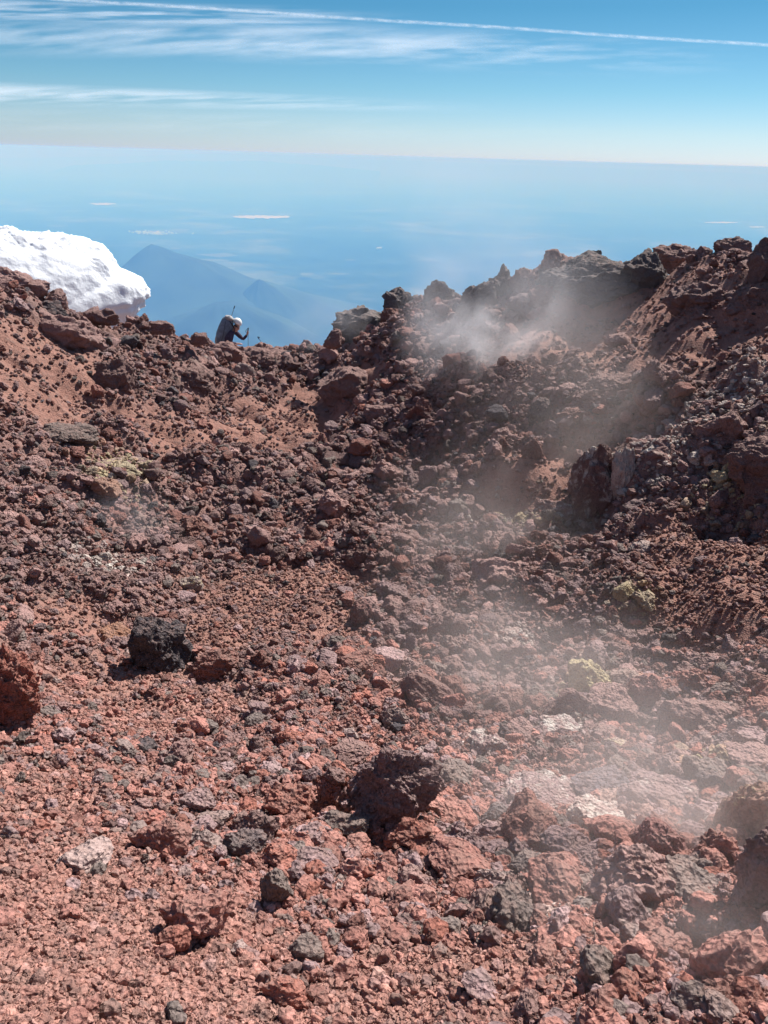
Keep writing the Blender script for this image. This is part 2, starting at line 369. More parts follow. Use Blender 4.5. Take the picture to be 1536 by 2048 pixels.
b = N(t, 'ShaderNodeBsdfDiffuse'); L(mx.outputs[2], b.inputs[0]); o = N(t, 'ShaderNodeOutputMaterial'); L(b.outputs[0], o.inputs[0])
plain = link('plain', me, m, kind='structure')
M_HILL = simple('forested_hill', (.032, .058, .05), .95, .1, .5, .0016)
def far_mountain(px, py, dist, wl, wr, name, seed, depth=1.0, rnd_=1.25, hk=.07):
    """a cone shaped mountain whose top is seen at (px, py)"""
    top = pt(px, py, dist); H = top[2]-ZP; n, k = 70, 90
    ang = np.linspace(0, 2*math.pi, k, endpoint=False); s = np.linspace(0, 1, n)
    S, A = np.meshgrid(s, ang, indexing='ij')
    wd = np.where(np.cos(A) > 0, wr, wl)
    X = S*wd*np.cos(A); Y = S*depth*(wl+wr)/2*np.sin(A)
    prof = (1-S)**rnd_ if rnd_ > 0 else .5+.5*np.cos(math.pi*S)
    prof = prof - .02*np.exp(-(S/.03)**2)
    zz = H*prof + H*hk*perlin2(X.ravel()/600+seed, Y.ravel()/600, 81).reshape(X.shape)*np.minimum(1, S*6)*(1-S) + H*.03*perlin2(A.ravel()*5, S.ravel()*6+seed, 82).reshape(X.shape)*S*(1-S)*3
    zz[0, :] = zz[0, 0]
    me = mesh_np(name, np.stack([X.ravel()+top[0], Y.ravel()+top[1], zz.ravel()+ZP-40*S.ravel()], 1), grid_faces(n, k, True)[:, ::-1])
    return link(name, me, M_HILL, kind='structure')
far_mountain(302, 485, 13500, 2000, 4300, 'hill', 3, 1.0, 1.3, .06)
far_mountain(518, 556, 12500, 1300, 1500, 'hill', 8, 1.0, 1.35, .05)
far_mountain(440, 604, 10500, 1800, 2200, 'hill', 12, 1.0, -1, .15)

def far_range(pts, dist, name, seed, depth):
    P = np.array([pt(px, py, dist) for px, py in pts]); n = 260; tt = np.linspace(0, 1, n)
    ti = np.linspace(0, 1, len(P)); X = np.interp(tt, ti, P[:,0]); Y = np.interp(tt, ti, P[:,1]); Z = np.interp(tt, ti, P[:,2])
    Z = ZP + (Z-ZP)*(1-.10*np.abs(perlin2(tt*30+seed, tt*0, 91)) - .05*np.abs(perlin2(tt*90+seed, tt*0, 92))); rows = []
    for k, s in enumerate(np.linspace(-1, 1, 15)):
        h = (1-abs(s)**1.3); rows.append(np.stack([X, Y + s*depth, ZP-60 + (Z-ZP+60)*h], 1))
    me = mesh_np(name, np.concatenate(rows), grid_faces(15, n)); return link(name, me, M_HILL, kind='structure')
far_range([(-500, 330), (0, 316), (250, 312), (430, 306), (520, 308), (700, 316), (900, 324), (1150, 334), (1536, 347), (2100, 364)], 150000, 'hills', 1, 16000)
far_range([(150, 330), (270, 325), (330, 320), (440, 322), (520, 321), (640, 330), (760, 342)], 95000, 'hills', 5, 9000)
# pale fields and bare salt-coloured ground lying on the plain
M_FIELD = simple('pale_fields', (.50, .52, .42), .95, .1, .25, .004)
def field(px0, px1, py, h, seed, name='field', m=M_FIELD):
    rg = np.random.default_rng(seed); n = 26; tt = np.linspace(0, 1, n); mid = py + (tt-.5)*(px1-px0)*.0 
    up = mid - h*(.2+.8*np.sin(tt*math.pi)**.5)*rg.uniform(.35, 1, n); lo = mid + h*.8*np.sin(tt*math.pi)**.5*rg.uniform(.3, 1, n)
    xs = px0 + (px1-px0)*tt
    V = [pt_plane(a_, b_, ZP+62) for a_, b_ in zip(xs, up)] + [pt_plane(a_, b_, ZP+62) for a_, b_ in zip(xs, lo)]
    me = mesh_np(name, np.array(V), grid_faces(2, n)); return link(name, me, m, kind='structure')
field(466, 580, 434, 5, 1); field(180, 232, 408, 3.2, 2); field(1408, 1476, 445, 2.2, 3); field(1498, 1530, 454, 1.6, 4)
M_FIELD2 = simple('grass_fields', (.11, .13, .09), .95, .1, .3, .004)
for k, (a_, b_, c_, h_) in enumerate([(575, 660, 655, 12), (340, 362, 497, 3), (420, 470, 536, 4), (600, 628, 548, 4), (655, 700, 548, 2), (690, 712, 520, 2), (60, 150, 350, 3), (640, 668, 371, 2), (1180, 1230, 380, 1.5), (1290, 1330, 410, 2)]):
    field(a_, b_, c_, h_, 30+k, 'field', M_FIELD2)
# a town of white roofs, far too small to count
rg = np.random.default_rng(77); VV = []; FF = []
bx = np.array([(x, y, z) for x in (-.5, .5) for y in (-.5, .5) for z in (0, 1)], float); bf = np.array([(0,1,3,2),(4,6,7,5),(0,4,5,1),(2,3,7,6),(1,5,7,3),(0,2,6,4)])
for k in range(110):
    px = 312 + rg.normal()*20; py = 467 + rg.normal()*2.0 + (px-312)*.03; c = pt_plane(px, py, ZP+40); s = rg.uniform(20, 55)
    if k > 95: c = pt_plane(757+rg.normal()*2, 498+rg.normal()*.7, ZP+40)
    VV.append(bx*[s, s*1.4, 40] + c); FF.append(bf + 8*k)
me = mesh_np('town', np.concatenate(VV), np.concatenate(FF), False); link('town', me, simple('white_roofs', (.75, .74, .7)), kind='stuff')

# ------------------------------------------------------------------ boulders placed one by one
# name key: (px, base py, width px, height px, colour, label, category, extra)
HERO = [
 (330, 1356, 112, 118, DARK, 'squat black pitted lava rock standing alone on fine reddish gravel', dict(pits=1.8, rough=1.35, spiky=.22)),
 (437, 1368, 88, 72, RED*.62, 'dark red craggy rock beside the lone black rock', dict(pits=1.3)),
 (15, 1470, 130, 160, np.array([.30,.115,.085]), 'tall red cinder outcrop cut off by the left edge of the photo', dict(rough=1.7, spiky=.25)),
 (228, 1292, 66, 36, ORANGE*.75, 'low orange-brown rock just left of the lone black rock', {}),
 (272, 1322, 50, 26, PINK*.8, 'flat pale pink slab leaning at the foot of the lone black rock', {}),
 (790, 1672, 176, 176, PURPLE*.9, 'big shaggy purple-brown boulder with a deep black hollow on its left', dict(rough=1.3, pits=1.3)),
 (690, 1540, 90, 50, BROWN, 'brown ledge rock above the deep black hollow', dict(rough=1.2)),
 (330, 1728, 100, 74, RED*.85, 'red wedge shaped rock in the lower left rubble', dict(rough=.7)),
 (305, 1668, 52, 40, np.array([.45,.17,.13]), 'small salmon red stone above the red wedge shaped rock', dict(rough=.7)),
 (178, 1750, 88, 50, PINK, 'flat pale pink rock lying in the fine gravel at lower left', dict(rough=.7)),
 (690, 1690, 84, 64, GREY*.8, 'grey-brown rock below the deep black hollow', {}),
 (556, 1830, 56, 70, GREY*.85, 'upright grey-green rock in the lower middle rubble', dict(rough=.7)),
 (405, 1900, 120, 92, RED, 'big lumpy salmon red rock at lower left, largest of its cluster', dict(rough=1.1)),
 (352, 1915, 54, 48, BRICK*.8, 'rust orange block at the foot of the big salmon red rock', dict(rough=.6)),
 (492, 1728, 78, 64, np.array([.17,.13,.125]), 'dull mauve rock right of the red wedge shaped rock', {}),
 (578, 1655, 86, 70, BRICK*.85, 'rust orange boulder left of the deep black hollow', dict(rough=1.1)),
 (630, 1760, 84, 44, PURPLE*1.1, 'smooth mauve slab tilted below the grey-brown rock', dict(rough=.5)),
 (398, 1640, 62, 46, PURPLE*1.3, 'mauve squarish stone above the red wedge shaped rock', dict(rough=.6)),
 (612, 1930, 60, 40, GREY, 'grey stone in the bottom middle gravel', {}),
 (568, 2030, 76, 50, BRICK, 'rust orange rock touching the bottom edge of the photo', {}),
 (832, 1718, 90, 62, BRICK*.8, 'bright red rock right below the shaggy purple boulder', dict(rough=1.2)),
 (925, 1782, 132, 72, RED*.95, 'wide red slab rock with a rust face in the lower middle', dict(rough=.9)),
 (820, 1790, 60, 50, BROWN*1.3, 'brown block left of the wide red slab', dict(rough=.6)),
 (985, 1660, 60, 50, np.array([.15,.13,.13]), 'grey-violet rock between shaggy boulder and white crusted ledge', {}),
 (1092, 1640, 158, 72, PURPLE*1.2, 'long ledge rock with white and cream crust on top', dict(crust=.49)),
 (1185, 1682, 100, 62, PINK*1.1, 'bright white crusted rock right of the long crusted ledge', dict(crust=.56)),
 (1205, 1620, 122, 74, np.array([.16,.14,.155]), 'bluish grey slab in steam above the white crusted rock', dict(rough=.6)),
 (1310, 1740, 96, 84, np.array([.30,.14,.125]), 'salmon pink boulder half hidden by thin steam, lower right', {}),
 (1496, 1700, 120, 130, np.array([.33,.18,.135]), 'orange-brown outcrop with yellow stain at the right edge', dict(sulphur=.46, rough=1.1)),
 (1500, 1560, 110, 60, BROWN*1.2, 'brown rock above the orange-brown outcrop at right', {}),
 (1385, 1840, 128, 74, GREY*1.1, 'pale grey lumpy rock group stone in the lower right hollow', dict(rough=1.2)),
 (1248, 1830, 136, 106, BROWN*1.35, 'big brown-grey block with flat left top, lower right', {}),
 (1180, 1815, 66, 46, GREY*1.35, 'smooth light grey stone beside the big brown-grey block', dict(rough=.4)),
 (1055, 1770, 76, 54, GREY*.95, 'rounded grey-brown rock left of the smooth light grey stone', dict(rough=.7)),
 (1125, 1725, 90, 60, PURPLE*1.2, 'mauve rock below the white crusted rock', {}),
 (1405, 1900, 184, 74, RED*.95, 'long salmon red rock lying below the pale grey lumpy rock', dict(rough=1.1)),
 (1505, 1850, 90, 150, PURPLE, 'tall mauve rock at the right edge over a dark hollow', dict(rough=1.2)),
 (1320, 1640, 150, 80, PURPLE*1.15, 'broad mauve rock behind steam, right of the bluish grey slab', dict(crust=.42)),
 (1178, 1410, 96, 88, np.array([.30,.26,.15]), 'yellow sulphur stained rock in the right middle rubble', dict(sulphur=.62)),
 (1222, 1462, 100, 76, BROWN*1.2, 'rounded brown boulder below the yellow stained rock', {}),
 (1282, 1428, 62, 70, np.array([.28,.14,.125]), 'pinkish lumpy stone right of the rounded brown boulder', {}),
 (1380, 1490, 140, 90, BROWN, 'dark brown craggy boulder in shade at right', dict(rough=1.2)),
 (1120, 1490, 90, 50, PURPLE*1.2, 'mauve rock with white crust flecks above the long crusted ledge', dict(crust=.56)),
 (972, 1530, 80, 60, PURPLE*1.2, 'mauve rock with pale streaks left of the long crusted ledge', dict(crust=.5)),
 (1225, 1520, 50, 40, PINK*.9, 'cream coloured knob above the bluish grey slab', dict(sulphur=.56)),
 (1195, 1062, 130, 176, BROWN*.7, 'tall dark crag with a white crusted right edge', dict(crust=.50, rough=1.1)),
 (1236, 1020, 46, 120, PINK*.9, 'narrow white crusted fin on the right of the tall dark crag', dict(crust=.66, rough=1.2)),
 (1110, 1060, 90, 60, BROWN, 'brown rock with pale rim left of the tall dark crag', dict(crust=.47)),
 (1060, 1078, 44, 36, PINK, 'small pale yellow lump at the foot of the tall dark crag', dict(sulphur=.6)),
 (957, 1078, 52, 34, PINK, 'small whitish lump in steam, left of the pale yellow lump', dict(crust=.58)),
 (1330, 948, 140, 78, BROWN*.9, 'broad boulder with whitish top at the right', dict(crust=.5)),
 (1438, 912, 104, 92, BROWN*.95, 'big brown block right of the broad white-topped boulder', {}),
 (1475, 838, 170, 62, BROWN, 'long ledge with pale top above the big brown block', dict(crust=.48, rough=1.2)),
 (1535, 1035, 170, 150, BROWN*.7, 'huge dark rock mass at the right edge above bare red gravel', dict(rough=1.1)),
 (1290, 1118, 62, 34, GREY*1.6, 'smooth pale grey beak-shaped stone below the tall dark crag', dict(rough=.5)),
 (1262, 1090, 90, 52, DARK, 'black rock behind the beak-shaped grey stone', {}),
 (1088, 1172, 30, 46, GREY*.7, 'upright slate grey stone below the tall dark crag', dict(rough=.5)),
 (1005, 1200, 130, 92, BROWN*1.3, 'broad dusty brown rock in the middle of the steam', dict(rough=.8)),
 (1085, 868, 66, 70, DARK, 'dark rounded boulder on the upper right slope', {}),
 (1064, 925, 40, 52, np.array([.16,.08,.07]), 'dark reddish block standing above a patch of bare red dirt', dict(rough=.6)),
 (1040, 800, 120, 66, BROWN, 'long brown rock in steam on the upper right slope', {}),
 (1210, 830, 160, 90, BROWN*.75, 'dark craggy ledge on the upper right slope', dict(rough=1.2)),
 (700, 815, 130, 82, BROWN*.8, 'dark wedge shaped outcrop below the low point of the rim', dict(rough=.9)),
 (842, 858, 62, 66, RED*.6, 'dark red block pair stone in the middle of the far slope', {}),
 (762, 862, 74, 56, BROWN, 'grey-brown jagged rock left of the dark red block', {}),
 (150, 712, 112, 84, BROWN*1.1, 'big brown rounded boulder under the left rim', {}),
 (100, 652, 70, 44, DARK, 'dark grey boulder just above the big brown rounded one', {}),
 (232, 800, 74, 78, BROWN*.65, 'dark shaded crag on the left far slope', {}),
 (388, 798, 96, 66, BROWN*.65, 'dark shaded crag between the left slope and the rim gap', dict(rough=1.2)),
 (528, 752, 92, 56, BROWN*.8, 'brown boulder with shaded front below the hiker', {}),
 (450, 735, 70, 50, BROWN, 'craggy brown rock on the slope under the hiker', {}),
 (130, 908, 120, 62, GREY*.7, 'blue-grey jagged rock on the left middle slope', dict(rough=1.2)),
 (250, 1150, 50, 28, GREY*2.3, 'bone white flat stone on the left middle slope', dict(rough=.5)),
 (245, 1176, 52, 24, GREY*2.7, 'white sharp-edged stone below the bone white flat stone', dict(rough=.5)),
 (170, 1168, 30, 16, GREY*2.4, 'small white chip left of the white sharp-edged stone', dict(rough=.5)),
 (205, 1186, 70, 50, BROWN*.6, 'dark brown rock holding up the white sharp-edged stone', {}),
 (242, 955, 96, 40, PURPLE, 'rock with yellow sulphur flecks on the left far slope', dict(sulphur=.54)),
 (386, 1190, 44, 40, GREY*1.2, 'small grey stone with yellowish tint in mid-left gravel', dict(sulphur=.48)),
 (332, 1088, 76, 42, GREY*.8, 'rounded grey stone in faint steam on the left', {}),
 (605, 1100, 80, 44, GREY*.65, 'dark slate coloured rock in the middle of the slope', {}),
 (714, 1150, 48, 60, BROWN*.6, 'dark upright knob right of the slate coloured rock', {}),
 (540, 950, 66, 36, RED*.8, 'reddish flat boulder in the middle of the far slope', {}),
 (722, 1262, 44, 60, np.array([.20,.10,.09]), 'narrow dark red stone standing in the middle gravel', {}),
 (905, 1330, 60, 62, BROWN*.8, 'dark block with a light right edge in the steam', dict(crust=.42)),
 (1020, 1300, 60, 40, PINK*.8, 'pale pinkish knob in the right middle rubble', {}),
 # the silhouette of the rim
 (728, 690, 124, 78, np.array([.15,.135,.13]), 'jutting grey crag on the rim right of the gap', dict(rough=1.2, spiky=.3, lift=.45)),
 (668, 695, 40, 36, BROWN*.8, 'small dark knob on the rim left of the jutting grey crag', {}),
 (808, 640, 84, 62, np.array([.12,.11,.11]), 'rounded dark crag on the rim with a small hole through it', dict(rough=1.3, lift=.4)),
 (880, 628, 64, 66, np.array([.12,.11,.11]), 'dark upright lump on the rim behind steam', dict(rough=1.1, lift=.3)),
 (965, 648, 100, 92, np.array([.13,.115,.11]), 'sloping shoulder of dark rock below the pointed spire', dict(rough=1.2, lift=.3)),
 (1000, 622, 62, 88, np.array([.13,.115,.11]), 'pointed rock spire standing above the steam on the rim', dict(rough=1.3, spiky=.5, lift=.45)),
 (1045, 600, 60, 60, BROWN*.8, 'dark jagged rock right of the pointed spire', dict(rough=1.2)),
 (1178, 632, 210, 120, np.array([.12,.11,.105]), 'massive flat-topped dark outcrop on the right rim', dict(rough=1.1, lift=.35, big=1)),
 (1272, 590, 110, 84, np.array([.12,.105,.10]), 'dark block joined to the right of the massive flat-topped outcrop', dict(rough=1.2, lift=.3)),
 (1352, 540, 90, 46, BROWN*.85, 'low rugged rock on the right rim', dict(rough=1.2)),
 (1410, 525, 40, 28, BROWN*.8, 'small knob on the right rim left of the round one', {}),
 (1460, 525, 62, 44, BROWN*.7, 'round dark rock standing on the right rim', dict(lift=.2)),
 (1530, 572, 70, 80, BROWN*.65, 'dark pillar of rock at the right edge of the rim', dict(lift=.2)),
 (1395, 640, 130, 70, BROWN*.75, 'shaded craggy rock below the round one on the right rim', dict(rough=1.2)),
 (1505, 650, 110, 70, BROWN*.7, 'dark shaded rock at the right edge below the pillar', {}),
 (1240, 700, 60, 34, BROWN, 'brown stone lying on the bare slope under the massive outcrop', {}),
 (880, 690, 60, 50, BROWN*.8, 'dark boulder in thick steam under the rim', {}),
 (862, 706, 36, 36, BROWN*.7, 'small dark stone left of the boulder in thick steam', {}),
 (20, 585, 80, 46, BROWN*1.2, 'reddish boulder where the left rim meets the photo edge', {}),
 (70, 600, 56, 36, BROWN*1.1, 'low boulder on the left rim in front of the snow', {}),
 (112, 612, 40, 30, BROWN, 'rounded knob on the left rim under the snow cornice', {}),
 (210, 648, 50, 30, BROWN*.8, 'dark stone on the left rim under the end of the snow', {}),
 (325, 668, 46, 26, BROWN*.8, 'dark stone on the rim between snow and hiker', {}),
 (400, 688, 36, 24, BROWN*.8, 'small stone on the rim just left of the hiker', {}),
]
NP = 16
PROTO = []
for k in range(NP):
    P, F = crag(100+k, 6 if k < 10 else 5, rough=(1.5, 1.1, 1.6, .8, 1.8)[k % 5], pits=(1, .6, 1.2, .5, 1.1)[k % 5], planes=(16, 12, 20, 9, 22)[k % 5])
    me = mesh_np('lava_rock', P, F); me.materials.append(M_BOULD); PROTO.append(me)
rg = np.random.default_rng(5)
def add_boulder(x, y, z, sx, sy, sz, rz, me, col, label, cat, group, name='lava_rock', extra=None, tilt=(0, 0)):
    o = bpy.data.objects.new(name, me); COL.objects.link(o)
    o.location = (x, y, z); o.scale = (sx, sy, sz); o.rotation_euler = (tilt[0], tilt[1], rz)
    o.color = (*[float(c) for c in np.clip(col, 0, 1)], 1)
    o['label'] = label; o['category'] = cat; o['crust'] = 0.0; o['sulphur'] = 0.0
    if group: o['group'] = group
    for k, v in (extra or {}).items():
        if k in ('crust', 'sulphur'): o[k] = float(v)
    return o
HP = hit([h[0] for h in HERO], [min(h[1], 2045) for h in HERO])
hero_xy = []; HPIX = []
for i, (h, p) in enumerate(zip(HERO, HP)):
    px, py, wpx, hpx, col, label, ex = h
    d = np.linalg.norm(p-CAM); wd = wpx/FPX*d
    dirh = np.array([p[0], p[1]]); dirh = dirh/np.linalg.norm(dirh)
    elev = math.asin(max(.02, (CAM[2]-p[2])/d))
    depth = wd*.85
    hh = hpx/FPX*d
    # seen height = h*cos(elev) + depth*sin(elev)
    hz = max(.45*hh, (hh - .55*depth*math.sin(elev))/max(.3, math.cos(elev))); hz *= 1.30
    seed = 500+i; size_px = max(wpx, hpx)
    sub = 7 if size_px > 150 else 6 if size_px > 60 else 5
    P, F = crag(seed, sub, rough=ex.get('rough', 1.0)*1.35, pits=ex.get('pits', 1.0), spiky=ex.get('spiky', 0), planes=14)
    me = mesh_np('lava_rock', P, F); me.materials.append(M_BOULD)
    cx, cy_ = p[0]+dirh[0]*depth*.42, p[1]+dirh[1]*depth*.42
    zc = p[2] + hz*(.5-.22)
    az = math.atan2(dirh[1], dirh[0]) - math.pi/2
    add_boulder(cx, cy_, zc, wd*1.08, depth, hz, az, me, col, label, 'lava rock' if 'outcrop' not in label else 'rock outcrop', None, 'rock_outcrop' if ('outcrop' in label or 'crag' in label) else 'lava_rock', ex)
    hero_xy.append((cx, cy_, wd*.5)); HPIX.append((px, py-hpx/2, wpx, label))
hero_xy = np.array(hero_xy)

# ------------------------------------------------------------------ scattered stones of every size
S_X = []; S_Y = []; S_S = []
COBB = [(560, 1720, .42), (700, 1800, .35), (420, 1680, .25), (480, 1860, .28), (640, 1900, .2), (1200, 1760, .55), (1420, 1720, .6), (900, 1700, .4), (1050, 1650, .4), (1350, 1560, .6), (380, 1560, .3), (600, 1560, .4), (1180, 1250, .8), (950, 1420, .5)]
KXY = hit([a[0] for a in COBB], [a[1] for a in COBB])
rg = np.random.default_rng(11)
def clumps(x, y, s): return perlin2(x/(s*9), y/(s*9), int(s*1000)) + .6*perlin2(x/(s*3.2), y/(s*3.2), int(s*1000)+1)
HALF = .72
LAYERS = ((.0095, 1.0, 2.0, .9, 1.0), (.013, 1.0, 2.8, .95, 1.0), (.020, 1.0, 5.5, .95, 1.0), (.031, 1.0, 11.0, .85, .8), (.048, 1.0, 19., .85, .35), (.075, 1.2, 26., .85, .05), (.115, 1.55, 27., .62, .04),
                          (.175, 2.0, 27., .30, .02), (.105, 1.45, 4.5, .75, .0), (.155, 1.7, 5.5, .55, .0), (.27, 4.5, 27., .16, .0), (.42, 7.5, 26., .075, 0), (.65, 12, 25, .035, 0))
# the last entries carry the same rubble on beside the camera, out of the frame
LAYERS = [(*l_, 0) for l_ in LAYERS] + [(*l_, 1) for l_ in LAYERS if .018 < l_[0] < .2]
for s, r0, r1, dens, fk, wide in LAYERS:
    if wide: r0 = max(r0, 1.2); r1 = min(r1, 7.0)
    area = HALF*(r1**2-r0**2); n = int(area*(.9 if wide else 1)*dens/(s*s))
    r = np.sqrt(rg.uniform(r0**2, r1**2, n)); a = rg.uniform(-HALF, HALF, n) if not wide else rg.choice([-1, 1], n)*rg.uniform(HALF, 1.4, n)
    x = r*np.sin(a); y = r*np.cos(a)
    keep = (crest_r(a) + .5 > r) & (rg.uniform(0, 1, n) < 1-smooth(r1*.8, r1, r)*(r1 < 20 and not wide))
    f = fineness(x, y); c = clumps(x, y, s)
    # coarse blocks gather in the gully on the right and on the far slope
    coarse = smooth(-.02, .42, x/np.maximum(y, .1)*.9 + .12*perlin2(x, y, 3) + smooth(3, 10, r)*.5)
    big = smooth(.03, .1, np.full(n, s))
    prob = (fk*f + (1-f))*np.clip(.62 + .55*c, .04, 1)
    nearfine = 1-.9*smooth(1.4, .9, np.hypot(x+.9, y-1.3))*big
    prob = prob*(1 - big*(1-np.minimum(coarse, 1))*.45)*nearfine
    for (kx, ky, _), (_, _, kr) in zip(KXY, COBB): coarse = np.maximum(coarse, 1.5*np.exp(-((x-kx)**2+(y-ky)**2)/(kr*kr)))
    pxl = s*FPX/np.hypot(r, 1.6)
    if s in (.105, .155): prob = prob*smooth(.55, 1.1, coarse)
    lim = 19 + np.where(coarse > 1, 60, 36)*coarse*np.maximum(smooth(-.3, .3, x/np.maximum(y, .1)+.15), coarse > 1) - 6*f
    prob = prob*np.clip((lim/pxl)**1.7, 0, 1)
    keep &= rg.uniform(0, 1, n) < prob
    x, y = x[keep], y[keep]; ss = s*np.exp(rg.normal(0, .26, len(x)))
    if s > .07:
        k2 = np.ones(len(x), bool)
        for hx, hy, hr in hero_xy: k2 &= np.hypot(x-hx, y-hy) > (hr*.85 + ss*.3)
        x, y, ss = x[k2], y[k2], ss[k2]
    S_X.append(x); S_Y.append(y); S_S.append(ss)
X = np.concatenate(S_X); Y = np.concatenate(S_Y); S = np.concatenate(S_S)
Z = ground_z(X, Y)
print('stones', len(X))
# stone colours
zz = zone(X, Y); u = rg.uniform(0, 1, len(X)); g = perlin2(X/.8, Y/.8, 44); C = np.zeros((len(X), 3))
near = np.array([RED, BRICK*.9, PURPLE*1.25, GREY*.85, PINK*.7, BROWN*.9]); farp = np.array([BROWN, PURPLE*.85, RED*.55, GREY*.7, DARK*1.1, BROWN*.6])
cn = np.array([.50, .60, .80, .89, .93, 1.0]); cf = np.array([.44, .62, .82, .88, .92, 1.0])
un = np.clip(u + .16*g, 0, .9999)
ia = np.searchsorted(cn, un); ib = np.searchsorted(cf, un)
pick = rg.uniform(0, 1, len(X)) < zz
fs = fineness(X, Y)*(S < .05)*.55 + .25*(S < .035)
C = (np.where(pick[:,None], farp[ib], near[ia])*(1-fs[:,None]) + fs[:,None]*ground_col(X, Y)) * np.exp(rg.normal(0, .16, len(X)))[:,None]
KIND_N = ia; KIND_F = ib
DEP = [(1090, 1600, .26, 0), (1195, 1660, .24, 0), (1120, 1470, .22, 0), (970, 1500, .22, 0), (1180, 1385, .30, 1), (1060, 1050, .5, 1), (955, 1060, .4, 0), (1236, 990, .6, 0), (1330, 905, .8, 0), (1480, 810, .8, 0), (235, 945, .6, 1), (225, 1000, .4, 1), (1270, 1220, .25, 1), (1480, 1010, .6, 1), (1100, 1830, .12, 0), (1030, 1290, .25, 0), (1400, 1540, .2, 1), (210, 1150, .5, 0)]
DXY = hit([a[0] for a in DEP], [a[1] for a in DEP])
dep = np.zeros(len(X)); ds = np.zeros(len(X))
for (dx_, dy_, _), (_, _, dr_, su) in zip(DXY, DEP):
    wgt = np.exp(-((X-dx_)**2 + (Y-dy_)**2)/(dr_*dr_)); ds = np.where(wgt > dep, su, ds); dep = np.maximum(dep, wgt)
dk = np.clip(dep*.95*(rg.uniform(0, 1, len(X)) < dep*.75)*rg.uniform(.35, 1, len(X)), 0, .85)[:,None]
C = C*(1-dk) + dk*np.where(ds[:,None] > 0, np.array([.55, .47, .27]), np.array([.62, .55, .48]))
# the 300 that show largest become things, the rest one mass of rubble
dist = np.sqrt(X**2+Y**2+(Z-CAM[2])**2)
q = (np.stack([X, Y, Z], 1)-CAM) @ R3; pxs = 768 + FPX*q[:,0]/-q[:,2]; pys = 1024 - FPX*q[:,1]/-q[:,2]
inf = (pxs > 5) & (pxs < 1531) & (pys > 480) & (pys < 2040)
app = np.where(inf & (dist < 60), S/dist, 0); order = np.argsort(-app)
NB = 300-len(HERO); top = order[:NB]; mask = np.ones(len(X), bool); mask[top] = False
cn_names = ['red', 'rust orange', 'mauve', 'grey', 'pale pink', 'brown']; cf_names = ['brown', 'mauve-brown', 'dark red', 'grey', 'blackish', 'dark brown']
ORD = ['nearest', 'second nearest', 'third nearest', 'fourth nearest', 'fifth nearest', 'sixth nearest', 'seventh nearest', 'eighth nearest', 'ninth nearest', 'tenth nearest']
SHORT = [('lone black rock', 0), ('tall red cinder outcrop', 2), ('shaggy purple-brown boulder', 5), ('red wedge shaped rock', 7), ('flat pale pink rock', 9), ('big salmon red rock', 12), ('wide red slab rock', 21),
         ('long white crusted ledge', 24), ('bluish grey slab', 26), ('orange-brown outcrop at right', 28), ('big brown-grey block', 31), ('yellow sulphur stained rock', 38), ('tall dark crag', 45),
         ('broad boulder with whitish top', 50), ('huge dark rock mass', 53), ('broad dusty brown rock', 57), ('dark outcrop under the gap', 62), ('boulder under the left rim', 65),
         ('white sharp-edged stone', 73), ('blue-grey jagged rock at left', 71), ('spire on the rim', 91), ('massive flat-topped outcrop', 93)]
LM = np.array([HPIX[k][:2] for _, k in SHORT])
def direction(dx, dy):
    a = math.degrees(math.atan2(-dy, dx)) % 360
    return ['right of', 'up and right of', 'above', 'up and left of', 'left of', 'down and left of', 'below', 'down and right of'][int(((a+22.5) % 360)//45)]
keys = {}
for i in top:
    d = np.hypot(LM[:,0]-pxs[i], LM[:,1]-pys[i]); k = int(d.argmin()); nm = (cf_names[KIND_F[i]] if pick[i] else cn_names[KIND_N[i]])
    keys.setdefault((nm, direction(pxs[i]-LM[k,0], pys[i]-LM[k,1]), SHORT[k][0]), []).append((float(d[k]), int(i)))
LABEL = {}
for (nm, dr, lm), v in keys.items():
    for n_, (_, i) in enumerate(sorted(v)):
        LABEL[i] = f'{nm} stone {dr} the {lm}' if len(v) == 1 else f'{nm} stone {dr} the {lm}, {ORD[min(n_, 9)]}'
for j, i in enumerate(top):
    me = PROTO[j % NP]; s = S[i]*1.15; sq = rg.uniform(.6, .95)
    add_boulder(X[i], Y[i], Z[i]+s*sq*.22, s*rg.uniform(.85, 1.25), s*rg.uniform(.8, 1.2), s*sq, rg.uniform(0, 6.28), me, C[i], LABEL[int(i)], 'lava stone', 'loose lava stones strewn over the crater slope', 'lava_stone', None, (rg.normal()*.3, rg.normal()*.3))

protos = bpy.data.collections.new('stone_shapes')
for k in range(20):
    P, F = crag(900+k, 4, rough=(1.6, 1.25, .9, 2.0)[k % 4], pits=(1, .6, .4, 1.3)[k % 4], planes=(14, 9, 11, 18)[k % 4])
    me = mesh_np('stone_shape', P, F); me.materials.append(M_INST)
    protos.objects.link(bpy.data.objects.new('stone_shape_%02d' % k, me))
Xr, Yr, Zr, Sr, Cr = X[mask], Y[mask], Z[mask], S[mask], C[mask]; n = len(Xr)
me = bpy.data.meshes.new('rubble'); me.vertices.add(n)
flat = rg.uniform(.55, 1.0, n)
me.vertices.foreach_set('co', np.stack([Xr, Yr, Zr+Sr*flat*.34], 1).astype(np.float32).ravel())
set_col(me, Cr)
a = me.attributes.new('rot', 'FLOAT_VECTOR', 'POINT'); a.data.foreach_set('vector', np.stack([rg.normal(0, .45, n), rg.normal(0, .45, n), rg.uniform(0, 6.28, n)], 1).astype(np.float32).ravel())
a = me.attributes.new('scl', 'FLOAT_VECTOR', 'POINT'); a.data.foreach_set('vector', (np.stack([rg.uniform(.8, 1.35, n), rg.uniform(.75, 1.2, n), flat], 1)*Sr[:,None]*1.15).astype(np.float32).ravel())
